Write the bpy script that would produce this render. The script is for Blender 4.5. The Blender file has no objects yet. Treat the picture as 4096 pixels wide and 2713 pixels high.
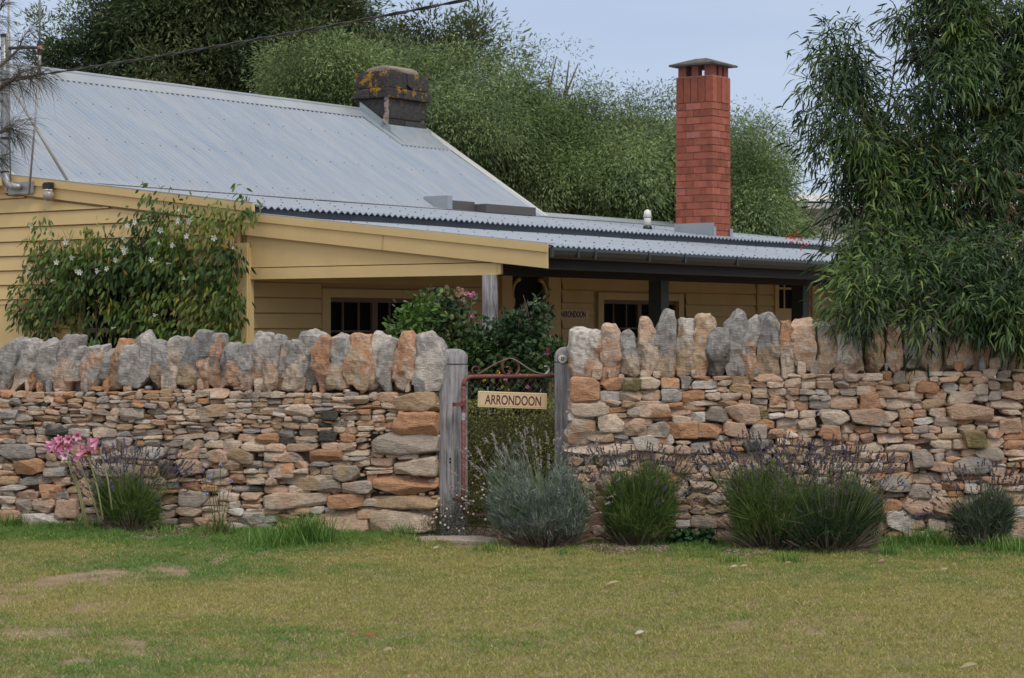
import bpy, math, random
import numpy as np
from mathutils import Vector, Matrix

# ------------------------------------------------------------------ camera / world / light
F = 2113.0; HZ = 328.0; EYE = 1.6
scn = bpy.context.scene
cd = bpy.data.cameras.new("camera"); cam = bpy.data.objects.new("camera", cd)
scn.collection.objects.link(cam); scn.camera = cam
cam.location = (0, 0, EYE); cam.rotation_euler = (math.radians(90), 0, 0)
cd.sensor_width = 36; cd.lens = 36 * F / 1024; cd.shift_y = -(339 - HZ) / 1024
cd.clip_start = .1; cd.clip_end = 600
cd.dof.use_dof = True; cd.dof.focus_distance = 16.2; cd.dof.aperture_fstop = 8

SUN_EL, SUN_AZ = math.radians(52), math.radians(150)
w = bpy.data.worlds.new("World"); scn.world = w; w.use_nodes = True
nt = w.node_tree; nt.nodes.clear()
def N(nt, t, **k):
    n = nt.nodes.new(t)
    for a, v in k.items():
        if a == 'ins':
            for i, x in v.items(): n.inputs[i].default_value = x
        else: setattr(n, a, v)
    return n
wo = N(nt, 'ShaderNodeOutputWorld'); bg = N(nt, 'ShaderNodeBackground', ins={'Strength': .1})
sky = N(nt, 'ShaderNodeTexSky'); sky.sky_type = 'NISHITA'; sky.sun_disc = False
sky.sun_elevation = SUN_EL; sky.sun_rotation = SUN_AZ
tc = N(nt, 'ShaderNodeTexCoord'); mp = N(nt, 'ShaderNodeMapping'); mp.inputs['Scale'].default_value = (1.2, 1.2, 9)
cn = N(nt, 'ShaderNodeTexNoise', ins={'Scale': 2.2, 'Detail': 6.0, 'Roughness': .5})
cr = N(nt, 'ShaderNodeValToRGB')
cr.color_ramp.elements[0].position = .3; cr.color_ramp.elements[0].color = (4.95, 6.0, 8.0, 1)
cr.color_ramp.elements[1].position = .72; cr.color_ramp.elements[1].color = (6.3, 7.2, 8.9, 1)
mix = N(nt, 'ShaderNodeMix', data_type='RGBA'); mix.inputs['Factor'].default_value = .88
sep = N(nt, 'ShaderNodeSeparateXYZ')
zr = N(nt, 'ShaderNodeMapRange', ins={1: .16, 2: .55, 3: 0, 4: 1})
vm = N(nt, 'ShaderNodeMix', data_type='RGBA'); vm.inputs[7].default_value = (11.2, 11.0, 10.9, 1)
L = nt.links.new
L(tc.outputs['Generated'], mp.inputs['Vector']); L(mp.outputs[0], cn.inputs['Vector']); L(cn.outputs['Fac'], cr.inputs[0])
L(tc.outputs['Generated'], sep.inputs[0]); L(sep.outputs['Z'], zr.inputs[0])
L(cr.outputs[0], vm.inputs[6]); L(zr.outputs[0], vm.inputs['Factor'])
L(sky.outputs[0], mix.inputs[6]); L(vm.outputs[2], mix.inputs[7]); L(mix.outputs[2], bg.inputs['Color']); L(bg.outputs[0], wo.inputs[0])
sd = bpy.data.lights.new("sun", 'SUN'); sun = bpy.data.objects.new("sun", sd); scn.collection.objects.link(sun)
sd.energy = 1.6; sd.angle = math.radians(18); sd.color = (1, .95, .88)
sdir = Vector((math.sin(SUN_AZ) * math.cos(SUN_EL), math.cos(SUN_AZ) * math.cos(SUN_EL), math.sin(SUN_EL)))
sun.rotation_euler = sdir.to_track_quat('Z', 'Y').to_euler()
scn.view_settings.view_transform = 'Standard'; scn.view_settings.look = 'None'
scn.view_settings.exposure = 0.0; scn.view_settings.gamma = 1

# ------------------------------------------------------------------ helpers
R = np.random.RandomState(7); random.seed(7)
COL = scn.collection
def A(*x): return np.array(x, float)
def P(px, py, Y): return A((px - 512) / F * Y, Y, EYE - (py - HZ) / F * Y)

def vnoise(p, sc, seed=0):
    p = np.asarray(p, float) / sc + 1000.0 + seed * 17.3
    i = np.floor(p).astype(np.int64); f = p - i; f = f * f * (3 - 2 * f)
    r = 0
    D = p.shape[1]
    for c in range(2 ** D):
        h = np.full(len(p), seed * 7919 + 13, np.int64); wgt = 1.0
        for k in range(D):
            b = (c >> k) & 1
            h = (h * 31 + (i[:, k] + b) * (73856093, 19349663, 83492791)[k]) & 0x7fffffff
            wgt = wgt * (f[:, k] if b else 1 - f[:, k])
        h = (h ^ (h >> 13)) * 1274126177 & 0x7fffffff; h = (h ^ (h >> 16)) & 0xffff
        r = r + wgt * (h / 65535.0)
    return r
def fbm(p, sc, seed=0, o=3):
    r = 0; a = 1; s = 0
    for k in range(o): r = r + a * vnoise(p, sc / 2 ** k, seed + k); s += a; a *= .5
    return r / s

def mesh_np(name, V, faces, cols=None, smooth=False):
    """faces: list of (n,k) int arrays"""
    me = bpy.data.meshes.new(name)
    V = np.asarray(V, np.float32); me.vertices.add(len(V)); me.vertices.foreach_set('co', V.ravel())
    faces = [np.asarray(f, np.int32) for f in faces if len(f)]
    nl = sum(f.size for f in faces); npoly = sum(len(f) for f in faces)
    me.loops.add(nl); me.polygons.add(npoly)
    me.loops.foreach_set('vertex_index', np.concatenate([f.ravel() for f in faces]))
    tot = np.concatenate([np.full(len(f), f.shape[1], np.int32) for f in faces])
    st = np.concatenate([[0], np.cumsum(tot)[:-1]]).astype(np.int32)
    me.polygons.foreach_set('loop_start', st)
    me.polygons.foreach_set('use_smooth', np.full(npoly, bool(smooth)))
    me.update(calc_edges=True)
    if cols is not None:
        c = np.ones((len(V), 4), np.float32); c[:, :3] = cols
        at = me.color_attributes.new('tint', 'FLOAT_COLOR', 'POINT'); at.data.foreach_set('color', c.ravel())
    return me

def link(name, data, parent=None):
    o = bpy.data.objects.new(name, data); COL.objects.link(o)
    if parent is not None: o.parent = parent
    return o
def tag(o, label=None, cat=None, group=None, kind=None):
    for k, v in (('label', label), ('category', cat), ('group', group), ('kind', kind)):
        if v: o[k] = v
    return o
def thing(name, label, cat, loc=(0, 0, 0), group=None):
    o = link(name, None); o.location = loc; tag(o, label, cat, group); o['_loc'] = 0; del o['_loc']; return o

class MB:
    def __init__(s): s.V = []; s.F = {}; s.C = []; s.n = 0
    def add(s, V, Fs, col=(1, 1, 1)):
        V = np.asarray(V, float).reshape(-1, 3)
        for f in Fs:
            f = np.asarray(f, np.int64)
            if f.ndim == 1: f = f[None]
            s.F.setdefault(f.shape[1], []).append(f + s.n)
        s.V.append(V); s.n += len(V)
        c = np.asarray(col, float)
        s.C.append(np.broadcast_to(c, (len(V), 3)).copy())
        return s
    def box(s, c, sz, ax=None, col=(1, 1, 1)):
        ax = np.eye(3) if ax is None else np.asarray(ax, float)
        q = np.array([(x, y, z) for x in (-.5, .5) for y in (-.5, .5) for z in (-.5, .5)]) * np.asarray(sz, float)
        s.add(np.asarray(c, float) + q @ ax, [[0, 1, 3, 2], [4, 6, 7, 5], [0, 4, 5, 1], [2, 3, 7, 6], [0, 2, 6, 4], [1, 5, 7, 3]], col); return s
    def tube(s, pts, r, n=8, col=(1, 1, 1), cap=True):
        pts = np.asarray(pts, float); m = len(pts); r = np.broadcast_to(np.asarray(r, float), (m,))
        d = np.gradient(pts, axis=0); d /= np.linalg.norm(d, axis=1)[:, None] + 1e-9
        up = A(0, 0, 1) if abs(d[0][2]) < .9 else A(1, 0, 0)
        V = []
        u = np.cross(d[0], up); u /= np.linalg.norm(u)
        for i in range(m):
            u = u - d[i] * (u @ d[i]); u /= np.linalg.norm(u) + 1e-9; v = np.cross(d[i], u)
            a = np.arange(n) * 2 * math.pi / n
            V.append(pts[i] + r[i] * (np.cos(a)[:, None] * u + np.sin(a)[:, None] * v))
        i = np.arange(m - 1)[:, None] * n; j = np.arange(n); k = (j + 1) % n
        q = np.stack([i + j, i + k, i + n + k, i + n + j], -1).reshape(-1, 4)
        Fs = [q]
        if cap: Fs += [np.arange(n)[::-1], (m - 1) * n + np.arange(n)]
        s.add(np.concatenate(V), Fs, col); return s
    def prism(s, poly, T0, T1, col=(1, 1, 1)):
        """poly list of 3D pts (front) and offset vector"""
        a = np.asarray(T0, float); b = np.asarray(T1, float); n = len(a)
        Fs = [np.arange(n), n + np.arange(n)[::-1]] + [[i, n + i, n + (i + 1) % n, (i + 1) % n] for i in range(n)]
        s.add(np.concatenate([a, b]), Fs, col); return s
    def build(s, name, mat, parent=None, smooth=False):
        V = np.concatenate(s.V); C = np.concatenate(s.C)
        me = mesh_np(name, V, [np.concatenate(f) for f in s.F.values()], C, smooth)
        me.materials.append(mat)
        return link(name, me, parent)

# ------------------------------------------------------------------ materials
def strata(nt, b, col, src):
    L = nt.links.new; mpn = N(nt, 'ShaderNodeMapping'); mpn.inputs['Scale'].default_value = (1, 1, 3.2); mpn.inputs['Rotation'].default_value = (.25, .2, 0); L(src, mpn.inputs[0])
    n1 = N(nt, 'ShaderNodeTexNoise', ins={'Scale': 26.0, 'Detail': 10.0, 'Roughness': .72}); L(mpn.outputs[0], n1.inputs[0])
    bp = N(nt, 'ShaderNodeBump', ins={'Strength': 1.0, 'Distance': .022}); L(n1.outputs['Fac'], bp.inputs['Height']); L(bp.outputs[0], b.inputs['Normal'])
    mr = N(nt, 'ShaderNodeMapRange', ins={1: .3, 2: .7, 3: .72, 4: 1.22}); L(n1.outputs['Fac'], mr.inputs[0]); vm = N(nt, 'ShaderNodeVectorMath', operation='SCALE'); L(col, vm.inputs[0]); L(mr.outputs[0], vm.inputs['Scale'])
    L(vm.outputs[0], b.inputs['Base Color'])
def material(name, base=None, rough=.7, metal=0, var=.15, vscale=8, bump=0, bscale=40, bdist=.01, tint=False, spec=.5, fn=None, detail=5, translucent=0, c2=None, c2scale=3, c2pos=(.45, .65), stretch=None):
    m = bpy.data.materials.new(name); m.use_nodes = True; nt = m.node_tree
    b = nt.nodes['Principled BSDF']; b.inputs['Roughness'].default_value = rough; b.inputs['Metallic'].default_value = metal
    b.inputs['Specular IOR Level'].default_value = spec
    L = nt.links.new
    tc = N(nt, 'ShaderNodeTexCoord'); src = tc.outputs['Object']
    if stretch:
        mpn = N(nt, 'ShaderNodeMapping'); mpn.vector_type = 'TEXTURE'; mpn.inputs['Rotation'].default_value = stretch[1]; mpn.inputs['Scale'].default_value = [1 / q for q in stretch[0]]; L(src, mpn.inputs[0]); vs = mpn.outputs[0]
    else: vs = src
    if tint:
        at = N(nt, 'ShaderNodeVertexColor', layer_name='tint'); col = at.outputs['Color']
    else:
        rgb = N(nt, 'ShaderNodeRGB'); rgb.outputs[0].default_value = (*base, 1); col = rgb.outputs[0]
    if c2:
        n2 = N(nt, 'ShaderNodeTexNoise', ins={'Scale': c2scale, 'Detail': 6.0, 'Roughness': .65}); L(vs, n2.inputs['Vector'])
        mr = N(nt, 'ShaderNodeMapRange', ins={1: c2pos[0], 2: c2pos[1]}); L(n2.outputs['Fac'], mr.inputs[0])
        mx = N(nt, 'ShaderNodeMix', data_type='RGBA'); L(mr.outputs[0], mx.inputs['Factor']); L(col, mx.inputs[6]); mx.inputs[7].default_value = (*c2, 1); col = mx.outputs[2]
    if var:
        nz = N(nt, 'ShaderNodeTexNoise', ins={'Scale': vscale, 'Detail': float(detail), 'Roughness': .6}); L(vs, nz.inputs['Vector'])
        mr = N(nt, 'ShaderNodeMapRange', ins={1: .25, 2: .75, 3: 1 - var, 4: 1 + var}); L(nz.outputs['Fac'], mr.inputs[0])
        vm = N(nt, 'ShaderNodeVectorMath', operation='SCALE'); L(col, vm.inputs[0]); L(mr.outputs[0], vm.inputs['Scale']); col = vm.outputs[0]
    L(col, b.inputs['Base Color'])
    if bump:
        bn = N(nt, 'ShaderNodeTexNoise', ins={'Scale': bscale, 'Detail': 8.0, 'Roughness': .65}); L(vs, bn.inputs['Vector'])
        bp = N(nt, 'ShaderNodeBump', ins={'Strength': bump, 'Distance': bdist}); L(bn.outputs['Fac'], bp.inputs['Height']); L(bp.outputs[0], b.inputs['Normal'])
    if translucent:
        tr = N(nt, 'ShaderNodeBsdfTranslucent'); ms = N(nt, 'ShaderNodeMixShader', ins={0: translucent})
        L(col, tr.inputs['Color']); out = nt.nodes['Material Output']
        L(b.outputs[0], ms.inputs[1]); L(tr.outputs[0], ms.inputs[2]); L(ms.outputs[0], out.inputs['Surface'])
    if fn: fn(nt, b, col, src)
    return m

M = {}
M['stone'] = material('limestone', tint=True, rough=.95, var=.22, vscale=60, spec=.15, detail=9, fn=strata)
M['core'] = material('wall_core', (.24, .18, .14), rough=1, var=.4, bump=.6, bscale=25, bdist=.03, spec=.1)
M['ground'] = material('lawn_soil', (.25, .185, .125), rough=1, var=.35, vscale=6, bump=.5, bscale=60, bdist=.02, spec=.1, c2=(.32, .24, .18), c2scale=.8, c2pos=(.55, .75))
M['grass'] = material('grass_blades', tint=True, rough=.6, var=0, spec=.25, translucent=.25)
M['leaf'] = material('leaf', tint=True, rough=.5, var=0, spec=.3, translucent=.16)
M['leaf_far'] = material('far_leaf', tint=True, rough=.65, var=0, spec=.2, translucent=.25)
M['petal'] = material('petal', tint=True, rough=.6, var=0, spec=.2, translucent=.3)
M['bark'] = material('bark', (.13, .10, .075), rough=.9, var=.35, vscale=12, bump=.6, bscale=30)
M['twig'] = material('dry_twigs', (.17, .125, .10), rough=.9, var=.4, vscale=30)
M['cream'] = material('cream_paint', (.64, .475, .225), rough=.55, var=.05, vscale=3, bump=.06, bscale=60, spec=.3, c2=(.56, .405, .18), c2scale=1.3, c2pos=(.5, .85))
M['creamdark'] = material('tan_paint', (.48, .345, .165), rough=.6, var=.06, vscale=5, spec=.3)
rot = (0, 0, math.radians(53.9))
M['zinc'] = material('corrugated_zinc', (.25, .302, .378), rough=.5, metal=.25, var=.09, vscale=2.2, spec=.5, bump=.05, bscale=50, stretch=((5, .6, .6), rot), c2=(.315, .345, .385), c2scale=1.0, c2pos=(.35, .65))
M['zincplain'] = material('zinc_flashing', (.33, .36, .385), rough=.5, metal=.25, var=.12, vscale=4, c2=(.27, .30, .34), c2scale=2)
M['zincdark'] = material('dark_metal', (.09, .10, .115), rough=.6, metal=.2, var=.3, vscale=2)
M['gutter'] = material('dark_green_paint', (.012, .020, .019), rough=.35, var=.25, vscale=3, spec=.5)
M['bracket'] = material('dull_bracket', (.035, .042, .042), rough=.5)
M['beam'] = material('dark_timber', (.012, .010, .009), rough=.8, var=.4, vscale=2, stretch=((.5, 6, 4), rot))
M['darkpost'] = material('dark_green_post', (.020, .027, .020), rough=.6, var=.2)
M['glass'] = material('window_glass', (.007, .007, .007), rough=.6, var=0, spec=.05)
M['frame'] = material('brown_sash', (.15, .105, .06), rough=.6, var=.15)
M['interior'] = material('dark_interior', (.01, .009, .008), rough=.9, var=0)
M['metal'] = material('galvanised', (.35, .36, .37), rough=.45, metal=.6, var=.15, vscale=20)
M['antenna'] = material('antenna_metal', (.30, .29, .28), rough=.5, metal=.3, var=.1)
M['black'] = material('black_plastic', (.015, .015, .018), rough=.5, var=.1)
M['cable'] = material('cable_black', (.02, .02, .022), rough=.55, var=.2)
M['rust'] = material('maroon_rust_paint', (.165, .050, .042), rough=.6, var=.3, vscale=30, c2=(.30, .22, .20), c2scale=28, c2pos=(.66, .7), bump=.3, bscale=80)
M['wire'] = material('rusty_wire', (.09, .05, .045), rough=.7, var=.3)
M['strap'] = material('grey_strap', (.42, .42, .43), rough=.5, metal=.3, var=.1)
M['sign'] = material('cream_sign', (.62, .455, .27), rough=.45, var=.03)
M['sign2'] = material('cream_sign_edge', (.66, .53, .29), rough=.45, var=.04)
M['letters'] = material('maroon_letters', (.10, .030, .032), rough=.5, var=.05)
M['blackink'] = material('black_ink', (.012, .012, .012), rough=.5, var=0)
M['white'] = material('white_enamel', (.72, .70, .64), rough=.35, var=.05)
M['pale'] = material('pale_shed', (.56, .54, .46), rough=.6, var=.06)
M['paleroof'] = material('pale_roof', (.48, .48, .465), rough=.5, var=.06)
M['mulch'] = material('bark_mulch', tint=True, rough=.9, var=.1)
M['slab'] = material('slab_stone', (.40, .33, .27), rough=.9, var=.25, vscale=9, bump=.5, bscale=20)
M['floor'] = material('dark_boards', (.10, .085, .07), rough=.8, var=.2)
M['lampglass'] = material('lamp_glass', (.30, .28, .24), rough=.12, var=.05, spec=.7)

def post_fn(nt, b, col, src):
    L = nt.links.new
    mpn = N(nt, 'ShaderNodeMapping'); mpn.inputs['Scale'].default_value = (40, 40, 2.2); L(src, mpn.inputs[0])
    n1 = N(nt, 'ShaderNodeTexNoise', ins={'Scale': 1.6, 'Detail': 9.0, 'Roughness': .7}); L(mpn.outputs[0], n1.inputs[0])
    n2 = N(nt, 'ShaderNodeTexNoise', ins={'Scale': 5.0, 'Detail': 5.0}); L(src, n2.inputs[0])
    cr = N(nt, 'ShaderNodeValToRGB'); e = cr.color_ramp.elements
    e[0].position = .33; e[0].color = (.10, .095, .098, 1); e[1].position = .66; e[1].color = (.42, .405, .415, 1)
    e2 = cr.color_ramp.elements.new(.48); e2.color = (.26, .25, .257, 1)
    L(n1.outputs['Fac'], cr.inputs[0])
    mr = N(nt, 'ShaderNodeMapRange', ins={1: .3, 2: .7, 3: .75, 4: 1.2}); L(n2.outputs['Fac'], mr.inputs[0])
    vm = N(nt, 'ShaderNodeVectorMath', operation='SCALE'); L(cr.outputs[0], vm.inputs[0]); L(mr.outputs[0], vm.inputs['Scale'])
    L(vm.outputs[0], b.inputs['Base Color'])
    bp = N(nt, 'ShaderNodeBump', ins={'Strength': .5, 'Distance': .01}); L(n1.outputs['Fac'], bp.inputs['Height']); L(bp.outputs[0], b.inputs['Normal'])
M['greypost'] = material('weathered_timber', (.2, .2, .2), rough=.9, var=0, spec=.2, fn=post_fn)

def brick_fn(nt, b, col, src):
    L = nt.links.new
    mpn = N(nt, 'ShaderNodeMapping'); L(src, mpn.inputs[0])
    nz = N(nt, 'ShaderNodeTexNoise', ins={'Scale': 3.0, 'Detail': 8.0, 'Roughness': .7}); L(src, nz.inputs[0])
    mr = N(nt, 'ShaderNodeMapRange', ins={1: .68, 2: .72}); L(nz.outputs['Fac'], mr.inputs[0])
    mx = N(nt, 'ShaderNodeMix', data_type='RGBA'); L(mr.outputs[0], mx.inputs['Factor']); L(col, mx.inputs[6]); mx.inputs[7].default_value = (.45, .30, .26, 1)
    L(mx.outputs[2], b.inputs['Base Color'])
M['brick'] = material('red_brick', tint=True, rough=.85, var=.22, vscale=14, bump=.4, bscale=40, spec=.2, fn=brick_fn)
def blue_fn(nt, b, col, src):
    L = nt.links.new
    at = N(nt, 'ShaderNodeSeparateXYZ'); L(src, at.inputs[0])
    z = N(nt, 'ShaderNodeMapRange', ins={1: 4.95, 2: 5.2}); L(at.outputs['Z'], z.inputs[0])
    nz = N(nt, 'ShaderNodeTexNoise', ins={'Scale': 5.5, 'Detail': 7.0, 'Roughness': .75}); L(src, nz.inputs[0])
    mr = N(nt, 'ShaderNodeMapRange', ins={1: .54, 2: .59}); L(nz.outputs['Fac'], mr.inputs[0])
    mu = N(nt, 'ShaderNodeMath', operation='MULTIPLY'); L(mr.outputs[0], mu.inputs[0]); L(z.outputs[0], mu.inputs[1])
    mx = N(nt, 'ShaderNodeMix', data_type='RGBA'); L(mu.outputs[0], mx.inputs['Factor']); L(col, mx.inputs[6]); mx.inputs[7].default_value = (.36, .19, .02, 1)
    L(mx.outputs[2], b.inputs['Base Color'])
M['bluestone'] = material('bluestone', tint=True, rough=.95, var=.35, vscale=16, bump=.9, bscale=25, bdist=.03, spec=.15, fn=blue_fn)

# ------------------------------------------------------------------ ground
def gz(x, y):
    x = np.asarray(x, float); y = np.asarray(y, float)
    return .06 * np.clip(-x / 4, 0, 1) * np.clip((y - 13) / 3, 0, 1)
def build_ground():
    xs = np.concatenate([[-300, -80, -30], np.linspace(-12, 12, 97), [30, 80, 300]])
    ys = np.concatenate([[-300, -60, -10, 0], np.linspace(4, 22, 73), [30, 60, 120, 300]])
    X, Y = np.meshgrid(xs, ys); Z = gz(X, Y)
    core = (abs(X) < 12) & (Y > 4) & (Y < 22)
    Z = Z + core * (fbm(np.stack([X.ravel(), Y.ravel()], 1), 1.5, 3).reshape(X.shape) - .5) * .03
    V = np.stack([X, Y, Z], -1).reshape(-1, 3); nx = len(xs); ny = len(ys)
    i = (np.arange(ny - 1)[:, None] * nx + np.arange(nx - 1)).ravel()
    me = mesh_np('ground', V, [np.stack([i, i + 1, i + 1 + nx, i + nx], 1)], None, True); me.materials.append(M['ground'])
    tag(link('ground', me), kind='structure')
build_ground()
def gh(x, y):
    p = np.atleast_2d(np.stack([np.ravel(x), np.ravel(y)], 1).astype(float))
    return gz(p[:, 0], p[:, 1]) + (fbm(p, 1.5, 3) - .5) * .03

# ------------------------------------------------------------------ rocks
def cube_sphere(n):
    idx = {}; V = []; Fs = []
    def vid(p):
        k = tuple(int(round(c)) for c in p)
        if k not in idx: idx[k] = len(V); V.append(k)
        return idx[k]
    for ax in range(3):
        for sg in (0, n):
            for i in range(n):
                for j in range(n):
                    q = []
                    for a, b in ((i, j), (i + 1, j), (i + 1, j + 1), (i, j + 1)):
                        p = [0, 0, 0]; p[ax] = sg; p[(ax + 1) % 3] = a; p[(ax + 2) % 3] = b; q.append(vid(p))
                    Fs.append(q if sg else q[::-1])
    V = np.array(V, float) / n * 2 - 1
    V = np.tan(V * math.pi / 4 * .95)
    return V / np.linalg.norm(V, axis=1)[:, None], np.array(Fs)
CS = {n: cube_sphere(n) for n in (5, 8, 13)}

def rock(n, size, rng, q=None, cuts=9, rough=.05, omin=.68):
    d, Fc = CS[n]
    q = q or rng.uniform(4, 9)
    p = d / (np.abs(d) ** q).sum(1)[:, None] ** (1 / q)
    for k in range(cuts):
        a = rng.uniform(0, 2 * math.pi)
        if k % 3 != 2: nn = A(math.cos(a), rng.uniform(-.35, .35), math.sin(a))
        else: nn = A(rng.uniform(-.6, .6), rng.choice([-1, 1]), rng.uniform(-.6, .6))
        nn /= np.linalg.norm(nn)
        o = (p @ nn).max() * rng.uniform(omin, .95)
        e = np.clip(p @ nn - o, 0, None); p = p - e[:, None] * nn
    p = p * np.asarray(size) / 2
    s = min(size)
    off = rng.uniform(-50, 50, 3)
    nz = (fbm(p + off, s * .9, 1, 3) - .5) * 2 * s * rough + (vnoise(p + off, s * .28, 5) - .5) * s * rough * .8
    p = p + d * nz[:, None]
    return p, Fc

GREY = A(.34, .322, .305); PALE = A(.62, .49, .375); PINK = A(.56, .385, .275); ORNG = A(.49, .27, .155); TAN = A(.45, .315, .195)
DARK = A(.085, .078, .07); BLUG = A(.265, .262, .265); OLIV = A(.20, .165, .08); WHIT = A(.60, .55, .49)
CGREY = A(.40, .335, .275); CBLU = A(.32, .295, .27)
CODE = dict(g=GREY, p=PALE, k=PINK, o=ORNG, t=TAN, d=DARK, b=BLUG, l=OLIV, w=WHIT)

CCODE = dict(CODE, g=CGREY, b=CBLU)
class Wall:
    def __init__(s, x0, y0, x1, y1):
        s.O = A(x0, y0, 0); v = A(x1 - x0, y1 - y0, 0); s.L = np.linalg.norm(v); s.a = v / s.L
        s.n = A(s.a[1], -s.a[0], 0); s.ax = np.array([s.a, -s.n, A(0, 0, 1)])   # local (u, depth back, z)
    def u(s, px):
        r = (px - 512) / F; return (r * s.O[1] - s.O[0]) / (s.a[0] - r * s.a[1])
    def Y(s, u): return s.O[1] + s.a[1] * u
    def z(s, u, py): return EYE - (py - HZ) / F * s.Y(u)
    def W(s, p): return s.O + p @ s.ax

def stone_colors(p, base, rng, alt=None, size=.1):
    c = np.tile(base * rng.uniform(.85, 1.15), (len(p), 1))
    alt = alt if alt is not None else [CGREY, ORNG, PALE, WHIT, CBLU][rng.choice(5, p=[.3, .25, .2, .15, .1])]
    m = fbm(p + rng.uniform(-99, 99, 3), size * .6, 2, 3); m = np.clip((m - rng.uniform(.48, .62)) / .06, 0, 1) * rng.uniform(.3, .9)
    return c * (1 - m[:, None]) + alt * m[:, None]

def build_courses(wall, name, parent, u0, u1, top, special, hfun, pal, seed, base=-.06):
    rng = np.random.RandomState(seed); mb = MB()
    du = .01; n = int((u1 - u0) / du); sk = np.full(n, base); topz = np.array([top(u0 + (i + .5) * du) for i in range(n)])
    rects = []
    def put(ua, ub, za, zb, col, q=None, proud=0, alt=None, big=False, cuts=9, extra=1.0):
        w, h = (ub - ua), (zb - za); dep = min(.34, max(.14, w * .9))
        p, f = rock(13 if big else 8, (w * 1.07 * extra, dep, h * 1.14 * extra), rng, q=q, cuts=cuts, rough=.09 if big else .08)
        a = rng.normal(0, .06) if not big else rng.normal(0, .025); ca, sa = math.cos(a), math.sin(a)
        p = p @ np.array([[ca, 0, sa], [0, 1, 0], [-sa, 0, ca]])
        pos = A((ua + ub) / 2, dep / 2 - proud - rng.uniform(0, .025), (za + zb) / 2)
        mb.add(wall.W(p + pos), [f], stone_colors(p, col, rng, alt, max(w, h)))
    for (ua, ub, za, zb, c, c2) in special:
        put(ua, ub, za, zb, CCODE[c], q=rng.uniform(5, 10), proud=.035, alt=CCODE[c2], big=True, cuts=10); rects.append((ua, ub, za, zb))
    guard = 0
    while guard < 6000:
        guard += 1
        act = sk < topz - .012
        if not act.any(): break
        i0 = int(np.argmin(np.where(act, sk, 9))); z0 = sk[i0]
        a = i0
        while a > 0 and abs(sk[a - 1] - z0) < .017: a -= 1
        b = i0
        while b < n - 1 and abs(sk[b + 1] - z0) < .017: b += 1
        run = (b - a + 1) * du
        h0, h1, ar0, ar1 = hfun(z0, u0 + i0 * du)
        h = rng.uniform(h0, h1); w = h * rng.uniform(ar0, ar1)
        if rng.rand() < .06: w *= 1.5; h *= 1.25
        l = sk[a - 1] - z0 if a > 0 else 9; r = sk[b + 1] - z0 if b < n - 1 else 9
        if run < w * 1.45:
            k0 = a; k1 = b + 1; w = run
            c_ = [x for x in (l, r) if .35 * h0 < x < 1.5 * h1]
            if run < .045: h = max(.012, min(l, r, .05))
            elif c_: h = c_[rng.randint(len(c_))] + rng.uniform(-.006, .006)
            else: h = min(h, run * .9)
        else:
            k = int(w / du)
            if run - w < .05: k = b + 1 - a
            left = rng.rand() < .5; nb = l if left else r
            if left: k0 = a; k1 = a + k
            else: k1 = b + 1; k0 = k1 - k
            if .6 * h0 < nb < 1.3 * h1 and rng.rand() < .55: h = nb
        z0 = sk[k0:k1].mean()
        zt = min(z0 + h, topz[k0:k1].mean() + rng.uniform(-.006, .012))
        if topz[k0:k1].mean() - zt < .025: zt = topz[k0:k1].mean() + rng.uniform(-.01, .005)
        ua = u0 + k0 * du; ub = u0 + k1 * du; zb = z0
        sk[k0:k1] = zt
        um = (ua + ub) / 2; zm = (zb + zt) / 2
        cov = False
        for r in rects:
            ox = max(0, min(ub, r[1]) - max(ua, r[0])); oz = max(0, min(zt, r[3]) - max(zb, r[2]))
            if ox * oz > .55 * (ub - ua) * max(zt - zb, .01): cov = True
        if cov or zt - zb < .008: continue
        cs, ps = pal(um, zm); col = cs[rng.choice(len(cs), p=ps)]
        put(ua, ub, zb, zt, col, proud=rng.uniform(-.012, .02))
    # recessed chinking stones behind, filling the joints
    for k in range(int((u1 - u0) * 420)):
        u = rng.uniform(u0, u1); z = rng.uniform(base, top(u) - .03); w = rng.uniform(.03, .07); h = rng.uniform(.015, .03)
        p, f = rock(5, (w, .06, h), rng, cuts=6)
        cs, ps = pal(u, z); col = cs[rng.choice(len(cs), p=ps)] * 1.05
        mb.add(wall.W(p + A(u, .045, z)), [f], stone_colors(p, col, rng, None, w))
    return mb.build(name, M['stone'], parent)

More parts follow.
